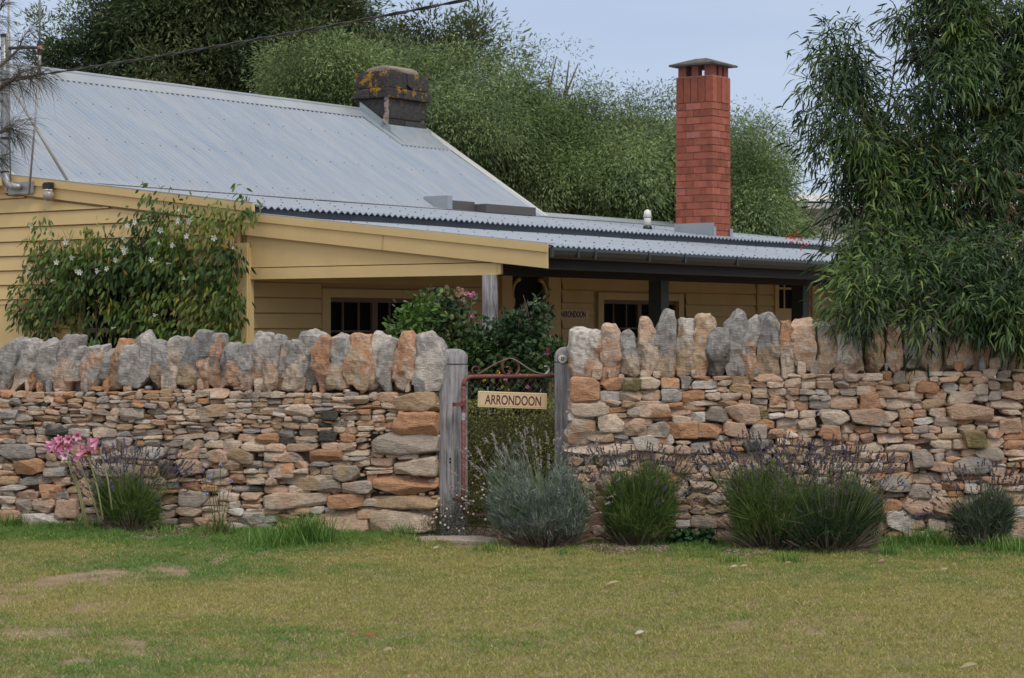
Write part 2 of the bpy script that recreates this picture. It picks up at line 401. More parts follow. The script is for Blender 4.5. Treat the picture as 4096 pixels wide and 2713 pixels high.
def cope(wall, parent, items, seed, org, sc):
    rng = np.random.RandomState(seed)
    for (bx, tx, wd, yt, yb, c, c2) in items:
        px0 = (org[0] + bx / sc) / 4; px1 = (org[0] + tx / sc) / 4; wpx = wd / sc / 4
        ub = wall.u(px0); ut = wall.u(px1); ppm = F / wall.Y(ub)
        zt = wall.z(ut, (org[1] + yt / sc) / 4); zb = wall.z(ub, (org[1] + yb / sc) / 4) - .035
        W = wpx / ppm * (1.36 if wd < 180 else 1.12); H = (zt - zb) * .985
        make_cope(wall, parent, ub, ut, W, zb, H, c, c2, rng)
def make_cope(wall, parent, ub, ut, W, zb, H, c, c2, rng):
    dep = rng.uniform(.26, .36)
    p, f = rock(13, (W, dep, H), rng, q=rng.uniform(3.5, 9), cuts=15, rough=.13, omin=.74)
    # taper towards the top, irregular
    t = p[:, 2] / H + .5
    tp = 1 - rng.uniform(-.06, .18) * np.clip(t - .35, 0, 1) ** 1.3; p[:, 0] *= tp; p[:, 1] *= 1 - .25 * np.clip(t - .4, 0, 1)
    bend = rng.normal(0, .018) * np.sin(t * math.pi); p[:, 0] += bend
    off = rng.uniform(-60, 60, 3)
    pn = (fbm(p + off, .08, 9, 3) - .5) * .055
    d = p / (np.linalg.norm(p, axis=1)[:, None] + 1e-6); p = p + d * pn[:, None]
    p[:, 0] += (t - .5) * (ut - ub)
    b = CODE[c]; a = CODE[c2]
    m = fbm(p + off, .13, 4, 4) + (t - .5) * .5
    m = np.clip((m - .44) / .10, 0, 1)[:, None]
    col = (a * .75 + CGREY * .25) * (1 - m) + b * m
    sp = np.clip((vnoise(p + off, .022, 6) - .58) / .1, 0, 1)[:, None] * .6
    col = col * (1 - sp) + np.where(rng.rand() < .5, WHIT, DARK * 1.6) * sp
    wv = wall.W(p + A((ub + ut) / 2, dep / 2 + rng.uniform(-.02, .05), zb + H / 2))
    MB().add(wv, [f], col).build('coping_stone', M['stone'], parent)

# left wall ---------------------------------------------------------
EX, EY = (438 - 512) / F * 16.05, 16.05
LWL = 6.6
LW = Wall(EX - LWL * .989, EY + LWL * .148, EX, EY)
lw = thing('dry_stone_wall', 'grey topped dry stone wall of thin courses left of the gate, behind pink lilies', 'wall', (LW.O[0] + 3.2, LW.Y(3.2), 0))
lw.location = (0, 0, 0)
def zr_spec(wall, rects, org, sc):
    out = []
    for (x0, x1, y0, y1, c, c2) in rects:
        ua = wall.u((org[0] + x0 / sc) / 4); ub = wall.u((org[0] + x1 / sc) / 4); um = (ua + ub) / 2
        out.append((ua, ub, wall.z(um, (org[1] + y1 / sc) / 4), wall.z(um, (org[1] + y0 / sc) / 4), c, c2))
    return out
spec = zr_spec(LW, [(935, 1228, 528, 655, 't', 'o'), (950, 1228, 662, 800, 'o', 'p'), (815, 1226, 785, 935, 'g', 'w'), (960, 1228, 950, 1075, 'p', 'o'),
                    (805, 1226, 1082, 1200, 'o', 'g'), (810, 1226, 1205, 1295, 't', 'w'), (800, 1200, 1303, 1455, 'p', 't'), (510, 780, 1305, 1460, 'k', 'g'),
                    (100, 520, 1183, 1300, 'k', 'p'), (525, 760, 1200, 1295, 'o', 'k'), (100, 345, 925, 985, 'k', 'g'), (398, 610, 908, 990, 'o', 'g'),
                    (475, 578, 645, 710, 'd', 'd'), (465, 580, 783, 848, 'd', 'd'), (230, 425, 610, 685, 'p', 'g'), (555, 720, 1000, 1110, 'g', 't'), (120, 285, 995, 1090, 'o', 'w'),
                    (615, 800, 553, 600, 'p', 'g'), (450, 620, 1110, 1185, 'g', 'p'), (620, 805, 1115, 1200, 'g', 't'), (315, 470, 1095, 1170, 't', 'g')], (1000, 1250), 1.651)
spec += zr_spec(LW, [(1365, 1585, 560, 645, 't', 'g'), (845, 1000, 580, 650, 'g', 'd'), (0, 240, 830, 930, 'b', 'g'), (108, 295, 930, 1035, 'o', 'k'), (260, 430, 1110, 1210, 'o', 't'),
                     (378, 535, 1220, 1340, 'k', 'p'), (235, 385, 1210, 1300, 'k', 'g'), (160, 430, 1305, 1400, 'w', 'g'), (1250, 1445, 1145, 1270, 'g', 'b'), (1440, 1590, 870, 960, 'k', 'o'),
                     (1590, 1760, 865, 965, 't', 'g'), (330, 480, 700, 775, 'd', 'b'), (970, 1140, 850, 935, 'w', 'g'), (1225, 1400, 945, 1050, 'k', 'g'), (1660, 1860, 1310, 1400, 'w', 'g'),
                     (1360, 1455, 1345, 1410, 'k', 't'), (655, 960, 960, 1060, 'g', 'b'), (0, 130, 595, 650, 'b', 'd')], (0, 1300), 1.742)
ul0 = LW.u(0)
def ltop(u): return 1.115 + .012 * math.sin(u * 3)
def lh(z, u):
    if z > .8: return (.026, .050, 1.8, 3.8)
    if z > .45: return (.036, .066, 1.7, 3.6)
    return (.050, .092, 1.5, 3.2)
def lpal(u, z):
    g = np.clip((3.2 - (u - ul0)) / 2.5, 0, 1) * np.clip((z - .25) / .4, .3, 1)
    cs = [PINK, PALE, ORNG, TAN, CGREY, CBLU, WHIT, DARK]
    p = np.array([.33, .30, .09, .11, .08, .02, .06, .01]); p2 = np.array([.22, .14, .07, .16, .28, .09, .03, .01])
    p = p * (1 - g) + p2 * g; return cs, p / p.sum()
build_courses(LW, 'stone_courses', lw, .2, LW.L - .03, ltop, spec, lh, lpal, 11)
MB().box(LW.W(A(LW.L / 2 - .02, .30, .5)), (LW.L - .1, .40, 1.14), LW.ax).build('wall_core', M['core'], lw)
cope(LW, lw, [(5, 60, 110, 72, 430, 'g', 'g'), (90, 185, 105, 88, 455, 'g', 'p'), (185, 190, 60, 200, 440, 'o', 'o'), (290, 310, 155, 92, 440, 'g', 'g'), (400, 465, 120, 65, 440, 'g', 'k'),
              (480, 505, 100, 150, 445, 'g', 'k'), (590, 620, 115, 95, 440, 'g', 'o'), (670, 705, 100, 160, 400, 'g', 'g'), (775, 845, 120, 90, 430, 'o', 't'), (870, 890, 120, 140, 430, 'g', 'b'),
              (962, 980, 105, 50, 410, 'g', 'g'), (1070, 1075, 110, 95, 410, 'g', 't'), (1180, 1200, 140, 75, 440, 'g', 'p'), (1315, 1385, 155, 35, 445, 'b', 't'), (1408, 1412, 78, 120, 430, 'k', 'o'),
              (1465, 1500, 95, 50, 430, 'g', 'o'), (1530, 1590, 105, 110, 440, 'b', 'k'), (1605, 1625, 105, 120, 430, 'g', 'o'), (1690, 1700, 85, 130, 430, 'g', 'k'), (1765, 1800, 130, 50, 420, 'g', 't'),
              (1855, 1890, 110, 60, 440, 'g', 'k')], 3, (0, 1300), 1.742)
cope(LW, lw, [(180, 225, 80, 170, 490, 'g', 'k'), (265, 310, 125, 165, 485, 'g', 'p'), (385, 400, 120, 105, 485, 'g', 'g'), (480, 470, 115, 140, 480, 'o', 'o'), (590, 605, 135, 120, 490, 'g', 't'),
              (690, 705, 135, 130, 490, 'o', 't'), (800, 850, 100, 110, 480, 'w', 'k'), (885, 900, 95, 165, 490, 'g', 'g'), (975, 1035, 120, 125, 500, 'o', 'p'), (1125, 1165, 220, 125, 535, 'g', 'w')], 4, (1000, 1250), 1.651)
rg = np.random.RandomState(5)
for px in range(-190, -8, 20): make_cope(LW, lw, LW.u(px), LW.u(px + 6), .16, 1.10, rg.uniform(.32, .42), 'gbgo'[px % 4], 'gkto'[px % 4], rg)
# small stones wedged under the coping
def wedge(wall, parent, ulist, ztop, seed):
    rng = np.random.RandomState(seed); mb = MB()
    for u in ulist:
        
        if rng.rand() < .45: continue
        w = rng.uniform(.025, .09); h = rng.uniform(.02, .13)
        p, f = rock(5, (w, .12, h), rng); mb.add(wall.W(p + A(u, rng.uniform(.05, .09), ztop(u) + h * .4)), [f], stone_colors(p, [PINK, PALE, GREY, ORNG][rng.randint(4)], rng, None, w))
    for u in np.arange(.05, wall.L, .09):
        w = rng.uniform(.10, .15); h = rng.uniform(.20, .30); p, f = rock(8, (w, .14, h), rng); mb.add(wall.W(p + A(u + rng.uniform(-.03, .03), rng.uniform(.20, .26), ztop(u) + h * .42)), [f], stone_colors(p, [PINK, GREY, GREY, TAN][rng.randint(4)], rng, None, w))
    mb.build('wedge_stones', M['stone'], parent)
wedge(LW, lw, np.arange(.5, LW.L, .085) + rg.uniform(-.03, .03, len(np.arange(.5, LW.L, .085))), ltop, 2)

# right wall --------------------------------------------------------
RX0, RY0 = (571 - 512) / F * 15.9, 15.9
RW = Wall(RX0, RY0, RX0 + 5.6, RY0 - .22)
rw = thing('dry_stone_wall', 'taller pinkish dry stone wall with upright coping right of the gate, behind lavender', 'wall')
ur1 = RW.u(1024)
def rtop(u): return 1.212 + .082 * u / ur1
spec = zr_spec(RW, [(182, 435, 670, 860, 'o', 'k'), (165, 505, 890, 1010, 'p', 'g'), (130, 395, 1018, 1230, 'p', 'o'), (398, 630, 992, 1135, 'p', 'g'), (140, 740, 1232, 1335, 'p', 'w'), (992, 1275, 1045, 1188, 'o', 't'),
                    (1510, 1810, 892, 1065, 'k', 'p'), (768, 1065, 905, 1010, 'o', 'p'), (1345, 1530, 922, 1050, 'g', 'd'), (610, 800, 680, 780, 'l', 'g'), (1270, 1500, 1055, 1190, 'o', 'k'), (1500, 1715, 1045, 1195, 'k', 'o'),
                    (1715, 1885, 1070, 1200, 'g', 'd'), (640, 835, 1030, 1155, 'k', 'p'), (835, 1025, 1050, 1175, 'g', 'p'), (325, 545, 1140, 1228, 't', 'g'), (685, 940, 1160, 1290, 'p', 'w'), (1670, 1915, 1205, 1290, 'd', 'b')], (2200, 1200), 2.153)
spec += zr_spec(RW, [(1660, 1910, 1175, 1320, 'l', 't'), (655, 975, 975, 1130, 'g', 'o'), (1535, 1945, 935, 1065, 'k', 't'), (765, 945, 842, 995, 'o', 'k'), (1215, 1415, 1325, 1490, 'g', 'b'), (1600, 1950, 1420, 1560, 'b', 'g'),
                     (1270, 1465, 735, 835, 'o', 'k'), (1560, 1805, 825, 935, 'p', 'k'), (2010, 2200, 1040, 1185, 'k', 'p'), (1800, 2045, 1320, 1440, 'g', 'k'), (410, 655, 1005, 1115, 'p', 'w'), (385, 610, 1115, 1250, 'o', 'p')], (3100, 1200), 2.24)
spec += zr_spec(RW, [(1320, 1525, 385, 490, 'b', 'p'), (1520, 1690, 430, 535, 'g', 'w'), (1345, 1560, 620, 780, 'w', 'g'), (1475, 1700, 510, 655, 'k', 'p'), (1305, 1470, 540, 640, 'o', 't'), (1700, 1900, 560, 655, 'o', 'k')], (2800, 1700), 1.827)
def rh(z, u): return (.045, .082, 1.4, 2.8) if z > .3 else (.06, .105, 1.4, 2.6)
def rpal(u, z): return [PINK, PALE, ORNG, TAN, CGREY, WHIT, OLIV, CBLU], [.32, .32, .10, .09, .07, .07, .01, .02]
build_courses(RW, 'stone_courses', rw, -.02, RW.L - .05, rtop, spec, rh, rpal, 23)
MB().box(RW.W(A(RW.L / 2 + .10, .30, .55)), (RW.L - .25, .40, 1.22), RW.ax).build('wall_core', M['core'], rw)
cope(RW, rw, [(305, 340, 275, 205, 665, 'w', 'o'), (490, 530, 190, 200, 700, 'k', 'o'), (665, 668, 175, 225, 665, 'g', 'p'), (820, 850, 155, 150, 670, 'k', 'p'), (975, 1015, 195, 75, 685, 'g', 't'),
              (1165, 1190, 190, 145, 680, 'w', 't'), (1315, 1370, 160, 110, 670, 't', 'o'), (1440, 1470, 150, 230, 660, 'g', 'd'), (1590, 1620, 200, 85, 670, 'g', 'g'), (1750, 1790, 125, 120, 660, 'g', 'o'),
              (1880, 1900, 190, 110, 640, 'g', 't'), (2045, 2050, 150, 165, 680, 'o', 'p'), (2195, 2180, 165, 150, 620, 'k', 'o')], 5, (2200, 1200), 2.153)
cope(RW, rw, [(440, 450, 155, 180, 665, 'g', 't'), (590, 610, 130, 245, 680, 'w', 'k'), (735, 705, 180, 260, 660, 'g', 't'), (925, 930, 125, 220, 650, 't', 't'), (1090, 1105, 115, 180, 660, 'k', 'k'), (1245, 1245, 190, 220, 640, 'g', 'g'),
              (1420, 1400, 200, 130, 665, 'g', 't'), (1675, 1700, 260, 160, 640, 'k', 'p'), (1880, 1895, 130, 120, 615, 'k', 'o'), (2050, 2040, 200, 130, 610, 'g', 'g'), (2215, 2205, 160, 150, 600, 'o', 't')], 6, (3100, 1200), 2.24)
for px in range(1048, 1240, 22): make_cope(RW, rw, RW.u(px), RW.u(px + 4), .17, 1.27, rg.uniform(.36, .42), 'gkgo'[px % 4], 'ogtt'[px % 4], rg)
wedge(RW, rw, np.arange(.2, 3.6, .09), rtop, 8)

# ------------------------------------------------------------------ gate posts, gate, signs
def gate_post(label, x0, x1, yf, top, seed):
    rng = np.random.RandomState(seed); w_ = x1 - x0; d = .20
    t = thing('gate_post', label, 'post', ((x0 + x1) / 2, yf + d / 2, 0), 'grey timber posts either side of the gate')
    def ring(z, sx, sy):
        cs = []
        c = .018
        for (ax, ay) in ((-1, -1), (1, -1), (1, 1), (-1, 1)):
            for k in range(4):
                a = math.atan2(ay, ax) - math.pi / 4 + k * math.pi / 6
                cs.append((ax * (sx - c) + c * math.cos(a), ay * (sy - c) + c * math.sin(a), z))
        return np.array(cs)
    zs = list(np.linspace(-.1, top - .125, 24)) ; rings = [ring(z, w_ / 2, d / 2) for z in zs]
    rings += [ring(top - .123, w_ / 2 - .012, d / 2 - .012), ring(top - .115, w_ / 2 - .012, d / 2 - .012), ring(top - .112, w_ / 2, d / 2)]
    for a in np.linspace(0, 1, 8)[0:]:
        ang = a * math.pi / 2; rings.append(ring(top - .075 + .075 * math.sin(ang), w_ / 2 - .085 * (1 - math.cos(ang)), d / 2 - .04 * (1 - math.cos(ang))))
    V = np.concatenate(rings); n = 16; m = len(rings)
    V[:, :2] += (vnoise(V + seed, .06, 3)[:, None] - .5) * .006
    i = np.arange(m - 1)[:, None] * n; j = np.arange(n); k = (j + 1) % n
    q = np.stack([i + j, i + k, i + n + k, i + n + j], -1).reshape(-1, 4)
    me = mesh_np('shaft', V, [q, ((m - 1) * n + np.arange(n))[None]], None, False); me.materials.append(M['greypost']); link('shaft', me, t)
    return t
lpx = (438.5 - 512) / F * 16.15
lp = gate_post('weathered grey post at the end of the left wall, carrying the maroon gate hinges', lpx, lpx + .22, 16.15, 1.44, 3)
rpx = (555 - 512) / F * 16.2
rp = gate_post('weathered grey gate post half hidden by the right wall, bearing the number 37', rpx, rpx + .22, 16.2, 1.455, 8)
# knots / bolt holes on the left post
for z in (.60, .575): MB().tube([(-.02, -.099, z), (-.02, -.104, z)], [.010, .008], 8).build('bolt_hole', M['black'], lp)

def text_mesh(s, size, depth=.002, xs=1.0, bold=0.0, spacing=1.0):
    c = bpy.data.curves.new('lettering', 'FONT'); c.body = s; c.size = size; c.extrude = depth; c.align_x = 'CENTER'; c.align_y = 'CENTER'; c.offset = bold; c.space_character = spacing; c.resolution_u = 6
    o = bpy.data.objects.new('lettering', c); COL.objects.link(o)
    dg = bpy.context.evaluated_depsgraph_get(); me = bpy.data.meshes.new_from_object(o.evaluated_get(dg))
    bpy.data.objects.remove(o); bpy.data.curves.remove(c)
    v = np.empty(len(me.vertices) * 3, np.float32); me.vertices.foreach_get('co', v); v = v.reshape(-1, 3)
    v[:, 0] -= (v[:, 0].max() + v[:, 0].min()) / 2; v[:, 1] -= (v[:, 1].max() + v[:, 1].min()) / 2
    v[:, 0] *= xs; me.vertices.foreach_set('co', v.ravel()); me.update(); me.color_attributes
    return me
def place_text(me, name, mat, parent, c, right, up):
    right = A(*right); right /= np.linalg.norm(right); up = A(*up); out = np.cross(right, up)
    me.materials.clear(); me.materials.append(mat)
    o = link(name, me, parent)
    m = Matrix(((right[0], up[0], out[0], c[0]), (right[1], up[1], out[1], c[1]), (right[2], up[2], out[2], c[2]), (0, 0, 0, 1)))
    o.matrix_local = m; return o

# number plate on right post
npx, npy = (2200 + 110 / 2.153) / 4, (1200 + 508 / 2.153) / 4
c = P(npx, npy, 16.185)
npl = thing('number_plate', 'small round white enamel plate reading 37 on the right gate post', 'number plate', tuple(c))
MB().tube([(0, .018, 0), (0, .002, 0), (0, 0, 0)], [.033, .033, .029], 28).build('plate', M['white'], npl, True)
tm = text_mesh('37', .036, .0015, .8, .0012); place_text(tm, 'numerals', M['blackink'], npl, (0, -.002, 0), (1, 0, 0), (0, 0, 1))
for sx in (-.026, .026): MB().tube([(sx, 0, 0), (sx, -.002, 0)], .003, 8).build('rivet', M['blackink'], npl)

# gate
G0 = A((463.3 - 512) / F * 16.07, 16.07, 0); G1 = A((566 - 512) / F * 16.48, 16.48, 0)
ga = (G1 - G0); GL = np.linalg.norm(ga); ga /= GL; gn = A(ga[1], -ga[0], 0)
gate = thing('garden_gate', 'maroon tubular garden gate filled with chain wire between the grey posts', 'gate', tuple(G0 * A(1, 1, 0)))
def gp(u, z, o=0): return ga * u + gn * o + A(0, 0, z)
zt, zb, rad = EYE - (376.6 - HZ) / F * 16.1, EYE - (516.2 - HZ) / F * 16.1, .07
pts = []
def arc(cx, cz, a0, a1):
    for a in np.linspace(a0, a1, 7): pts.append(gp(cx + rad * math.cos(a), cz + rad * math.sin(a)))
arc(rad, zt - rad, math.pi, math.pi / 2); arc(GL - rad, zt - rad, math.pi / 2, 0); arc(GL - rad, zb + rad, 0, -math.pi / 2); arc(rad, zb + rad, -math.pi / 2, -math.pi)
pts.append(pts[0])
MB().tube(pts, .0165, 12).build('frame', M['rust'], gate, True)
for z in (1.02, .30):
    hb = MB()
    hb.box(gp(-.035, z), (.09, .05, .028), np.array([ga, -gn, A(0, 0, 1)])).tube([gp(0, z - .03), gp(0, z + .03)], .022, 10)
    hb.build('hinge', M['rust'], gate)
hb = MB(); hb.tube([gp(0, .90), gp(0, .955)], .0175, 10); hb.build('bare_collar', M['strap'], gate)
wm = MB()
# chain wire: zigzag diamond, clipped
pt = .052; zz0, zz1 = zb + .012, zt - .012
def inside(u, z):
    if u < 0.008 or u > GL - .008 or z < zz0 or z > zz1: return False
    return True
for sgn in (1, -1):
    for k in range(-40, 60):
        seg = []
        for m_ in range(0, 90):
            z = zz0 + m_ * pt / 4; u = k * pt + sgn * (z - zz0) * .82
            ok = inside(u, z)
            if ok: seg.append(gp(u + sgn * .0, z, .004 * sgn * math.cos(m_ * math.pi / 2)))
            if (not ok or m_ == 89) and len(seg) > 1: wm.tube(seg, .0014, 4, cap=False); seg = []
            elif not ok: seg = []
wm.build('wire_mesh', M['wire'], gate)
# lacing wire round the frame
lc = MB(); PP = np.array(pts); seg = np.linalg.norm(np.diff(PP, axis=0), axis=1); cum = np.concatenate([[0], np.cumsum(seg)]); dd_ = np.arange(0, cum[-1], .006)
cx_ = np.stack([np.interp(dd_, cum, PP[:, k]) for k in range(3)], 1); tg = np.gradient(cx_, axis=0); tg /= np.linalg.norm(tg, axis=1)[:, None]; sn = np.cross(tg, gn); an = dd_ / .052 * 2 * math.pi
lc.tube(cx_ + .0175 * (np.cos(an)[:, None] * sn + np.sin(an)[:, None] * gn), .0017, 4, cap=False)
lc.build('lacing_wire', M['wire'], gate)
# scroll work on top: px coordinates from photo (zoom 4.554, origin 1800,1380)
def gz_(zx, zy):
    px = (1800 + zx / 4.554) / 4; py = (1380 + zy / 4.554) / 4
    r = (px - 512) / F; u = (r * G0[1] - G0[0]) / (ga[0] - r * ga[1]); Y = G0[1] + ga[1] * u
    return gp(u, EYE - (py - HZ) / F * Y)
def ribbon(mb, zpts, wid=.014, th=.004, sub=6):
    p = np.array(zpts, float); n = len(p); q = []
    for i in range(n - 1):
        p0, p1, p2, p3 = p[max(i - 1, 0)], p[i], p[i + 1], p[min(i + 2, n - 1)]
        for s_ in np.linspace(0, 1, sub, endpoint=False):
            q.append(.5 * ((2 * p1) + (-p0 + p2) * s_ + (2 * p0 - 5 * p1 + 4 * p2 - p3) * s_ ** 2 + (-p0 + 3 * p1 - 3 * p2 + p3) * s_ ** 3))
    q.append(p[-1]); W3 = np.array([gz_(*a) for a in q]); d = np.gradient(W3, axis=0); d /= np.linalg.norm(d, axis=1)[:, None]
    nn = np.cross(d, gn); m = len(W3)
    V = np.concatenate([W3 + gn * wid / 2 + nn * th / 2, W3 - gn * wid / 2 + nn * th / 2, W3 - gn * wid / 2 - nn * th / 2, W3 + gn * wid / 2 - nn * th / 2])
    i = np.arange(m - 1); Fs = [np.stack([i + a * m, i + 1 + a * m, i + 1 + b * m, i + b * m], 1) for a, b in ((0, 1), (1, 2), (2, 3), (3, 0))]
    mb.add(V, Fs); return mb
sc1 = MB()
ribbon(sc1, [(515, 470), (525, 430), (490, 390), (430, 400), (400, 450), (420, 510), (480, 540), (560, 500), (700, 415), (850, 330), (1000, 265), (1075, 240)], .02)
ribbon(sc1, [(1075, 240), (985, 290), (950, 380), (965, 480), (1020, 535), (1080, 510), (1095, 440), (1060, 390), (1025, 410)], .03)
ribbon(sc1, [(1090, 245), (1190, 290), (1250, 380), (1245, 470), (1190, 535), (1120, 500), (1095, 440)], .03)
sc1.build('scroll', M['rust'], gate)
sc2 = MB()
ribbon(sc2, [(1075, 238), (1130, 245), (1250, 310), (1400, 410), (1550, 490), (1720, 530)], .03)
ribbon(sc2, [(1735, 530), (1790, 480), (1800, 420), (1760, 382), (1725, 395)], .03)
sc2.build('scroll_strap', M['strap'], gate)

def sign_board(name, label, C, right, up, W_, H_, th, textsize, xs, ink, dots=False):
    right = A(*right); right /= np.linalg.norm(right); up = A(*up); up -= right * (up @ right); up /= np.linalg.norm(up); out = np.cross(right, up)
    t = thing(name, label, 'sign', tuple(C)); ax = np.array([right, up, out])
    def rr(w_, h_, r, o):
        q = []
        for (sx, sy, a0) in ((1, 1, 0), (-1, 1, 90), (-1, -1, 180), (1, -1, 270)):
            for a in (0, 30, 60, 90):
                q.append((sx * (w_ / 2 - r) + r * math.cos(math.radians(a0 + a)), sy * (h_ / 2 - r) + r * math.sin(math.radians(a0 + a)), o))
        return np.array(q) @ ax
    mb = MB(); mb.prism(None, rr(W_, H_, .008, 0), rr(W_, H_, .008, th * .7)); mb.prism(None, rr(W_, H_, .008, th * .7 + 1e-4), rr(W_ - .006, H_ - .006, .006, th)); mb.build('board', M['sign2'], t)
    MB().prism(None, rr(W_ - .022, H_ - .022, .002, th), rr(W_ - .022, H_ - .022, .002, th + .0008)).build('border_line', ink, t)
    MB().prism(None, rr(W_ - .025, H_ - .025, .002, th + .0009), rr(W_ - .025, H_ - .025, .002, th + .0016)).build('panel', M['sign'], t)
    tm = text_mesh('ARRONDOON', textsize, .001, xs, .0012 if not dots else .003)
    co = np.empty(len(tm.vertices) * 3, np.float32); tm.vertices.foreach_get('co', co); wv = co.reshape(-1, 3)[:, 0]; k = W_ * (.815 if not dots else .80) / (wv.max() - wv.min()); co.reshape(-1, 3)[:, 0] *= k; tm.vertices.foreach_set('co', co)
    place_text(tm, 'lettering', ink, t, tuple(out * (th + .0025)), right, up)
    return t, ax
Ys = 16.12
cTL, cTR, cBL, cBR = P(475.8, 390.8, 16.09), P(544.4, 393.3, 16.30), P(475.5, 407, 16.09), P(544.7, 409.1, 16.30)
ctr = (cTL + cTR + cBL + cBR) / 4 + gn * .03
gs, gax = sign_board('gate_sign', 'cream name sign reading ARRONDOON hanging on the wire of the garden gate', ctr, tuple(cTR - cTL), (0, 0, 1), np.linalg.norm(cTR - cTL), np.linalg.norm(cTL - cBL), .018, .102, 1, M['letters'])
for sx in (-.205, .232):
    eb = MB()
    a = A(sx, .066, .006) @ gax
    eb.tube([a + A(0, 0, z) + gax[0] * .006 * math.cos(z * 300) for z in np.linspace(-.006, .03, 9)], .0022, 5)
    eb.build('hanging_wire', M['metal'], gs)

# ------------------------------------------------------------------ house frame: s along the long side (away right), t along the gable (away left)
V0 = A(.252, 19.0, 0); US = A(.589, .808, 0) / np.linalg.norm([.589, .808]); UT = A(-US[1], US[0], 0); UZ = A(0, 0, 1)
HAX = np.array([US, UT, UZ])
def H(s, t, z): return V0 + US * s + UT * t + UZ * z
def s_at(px, t):
    r = (px - 512) / F; B = V0 + UT * t; return (r * B[1] - B[0]) / (US[0] - r * US[1])
def t_at(px, s=0):
    r = (px - 512) / F; B = V0 + US * s; return (r * B[1] - B[0]) / (UT[0] - r * UT[1])
def z_at(py, s, t): return EYE - (py - HZ) / F * (V0 + US * s + UT * t)[1]
def hb(mb, s0, s1, t0, t1, z0, z1, col=(1, 1, 1)):
    mb.box(H((s0 + s1) / 2, (t0 + t1) / 2, (z0 + z1) / 2), (abs(s1 - s0), abs(t1 - t0), z1 - z0), HAX, col); return mb
def hpoly(mb, pts, s0, s1, col=(1, 1, 1)):
    a = [H(s0, t, z) for t, z in pts]; b = [H(s1, t, z) for t, z in pts]; mb.prism(None, a, b, col); return mb

house = thing('cottage', 'cream weatherboard cottage with grey corrugated roofs and a verandah behind the stone walls', 'house')
TB = 3.68          # verandah back wall
vr = lambda t: 2.34 + (t + .05) * .107            # verandah roof height
mr_ = lambda t: 2.815 + .120 * (t - 3.48)          # middle roof
T1, ZT1 = 7.13, 3.255; TR, ZR = 9.75, 4.88
def solid_wall():
    mb = MB()
    # gable wall solid (behind boards), verandah back wall solid
    hpoly(mb, [(TB, 0), (TB, mr_(TB) - .03), (T1, mr_(T1) - .03), (TR, ZR - .06), (2 * TR - T1, ZT1 - .03), (2 * TR - T1, 0)], .0, .12)
    hb(mb, .12, 1.33, TB, TB + .12, 0, 2.68); hb(mb, 2.88, 4.60, TB, TB + .12, 0, 2.68); hb(mb, 5.36, 6.46, TB, TB + .12, 0, 2.68); hb(mb, 8.35, 18, TB, TB + .12, 0, 2.68)
    hb(mb, 1.33, 2.88, TB, TB + .12, 1.93, 2.68); hb(mb, 1.33, 2.88, TB, TB + .12, 0, .9); hb(mb, 4.6, 5.36, TB, TB + .12, 2.30, 2.68); hb(mb, 6.46, 8.35, TB, TB + .12, 1.97, 2.68); hb(mb, 6.46, 8.35, TB, TB + .12, 0, .9)
    hb(mb, 10.0, 10.08, TB + .12, T1, 0, 2.78); hb(mb, 10.2, 10.3, T1, 2 * TR - T1, 0, 3.1); hb(mb, .12, 10.2, 2 * TR - T1 - .1, 2 * TR - T1, 0, 3.2)
    hpoly(mb, [(T1, 3.1), (TR, ZR - .06), (2 * TR - T1, 3.1)], 10.08, 10.16)
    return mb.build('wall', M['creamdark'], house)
wall_o = solid_wall()

def boards(parent):
    rng = np.random.RandomState(3); mb = MB(); ex = .158
    # gable wall boards at s<0
    z = .02; k = 0
    win = (4.42, 6.02, .82, 2.30)
    while z < 4.9:
        z1 = z + ex
        ts = np.arange(TB + .06, 2 * TR - T1, .04)
        def roof(t): return (mr_(t) - .19 if t < T1 + .02 else min(ZT1 + .62 * (t - T1), ZT1 + .62 * (2 * TR - T1 - t)) - .20)
        run = []
        def flush(run):
            if len(run) < 2: return
            F1 = [H(-.034, a, z) for a, _ in run]; F2 = [H(-.034 + .018 * (b - z) / ex, a, b - (.013 if b > z + .02 else 0)) for a, b in run]; F0 = [H(-.002, a, z) for a, _ in run]; F3 = [H(-.002, a, b - (.013 if b > z + .02 else 0)) for a, b in run]
            m = len(run); i = np.arange(m - 1)
            mb.add(F1 + F2 + F0 + F3, [np.stack([i, i + 1, i + 1 + m, i + m], 1), np.stack([i + 2 * m, i + 1 + 2 * m, i + 1, i], 1), np.stack([i + m, i + 1 + m, i + 1 + 3 * m, i + 3 * m], 1)])
        for t in ts:
            zz = min(z1, roof(t))
            blocked = (win[0] < t < win[1] and z < win[3] - .04 and z1 > win[2] + .04)
            if zz <= z + .004 or blocked: flush(run); run = []
            else: run.append((t, zz))
        flush(run); z = z1
    # back wall boards at t<TB
    zs = np.arange(.02, 2.55, ex)
    opens = [(1.20, 3.00, .82, 2.03), (4.42, 5.62, 0, 2.42), (6.30, 8.50, .82, 2.07), (s_at(778.5, TB - .04) - .1, s_at(793, TB - .04) + .04, 1.70, 2.6)]
    for z in zs:
        z1 = z + ex
        cuts = [(a, b) for a, b, c, d in opens if z < d - .05 and z1 > c + .05]
        segs = []; x = .02
        for a, b in cuts: segs.append((x, a)); x = b
        segs.append((x, 16.0))
        for a, b in segs:
            if b - a < .02: continue
            V = [H(a, TB - .038, z), H(b, TB - .038, z), H(b, TB - .018, z1 - .014), H(a, TB - .018, z1 - .014), H(a, TB - .002, z), H(b, TB - .002, z), H(b, TB - .002, z1 - .014), H(a, TB - .002, z1 - .014)]
            mb.add(V, [[1, 0, 3, 2], [0, 1, 5, 4], [3, 2, 6, 7]])
    return mb.build('weatherboards', M['cream'], parent)
boards(house)

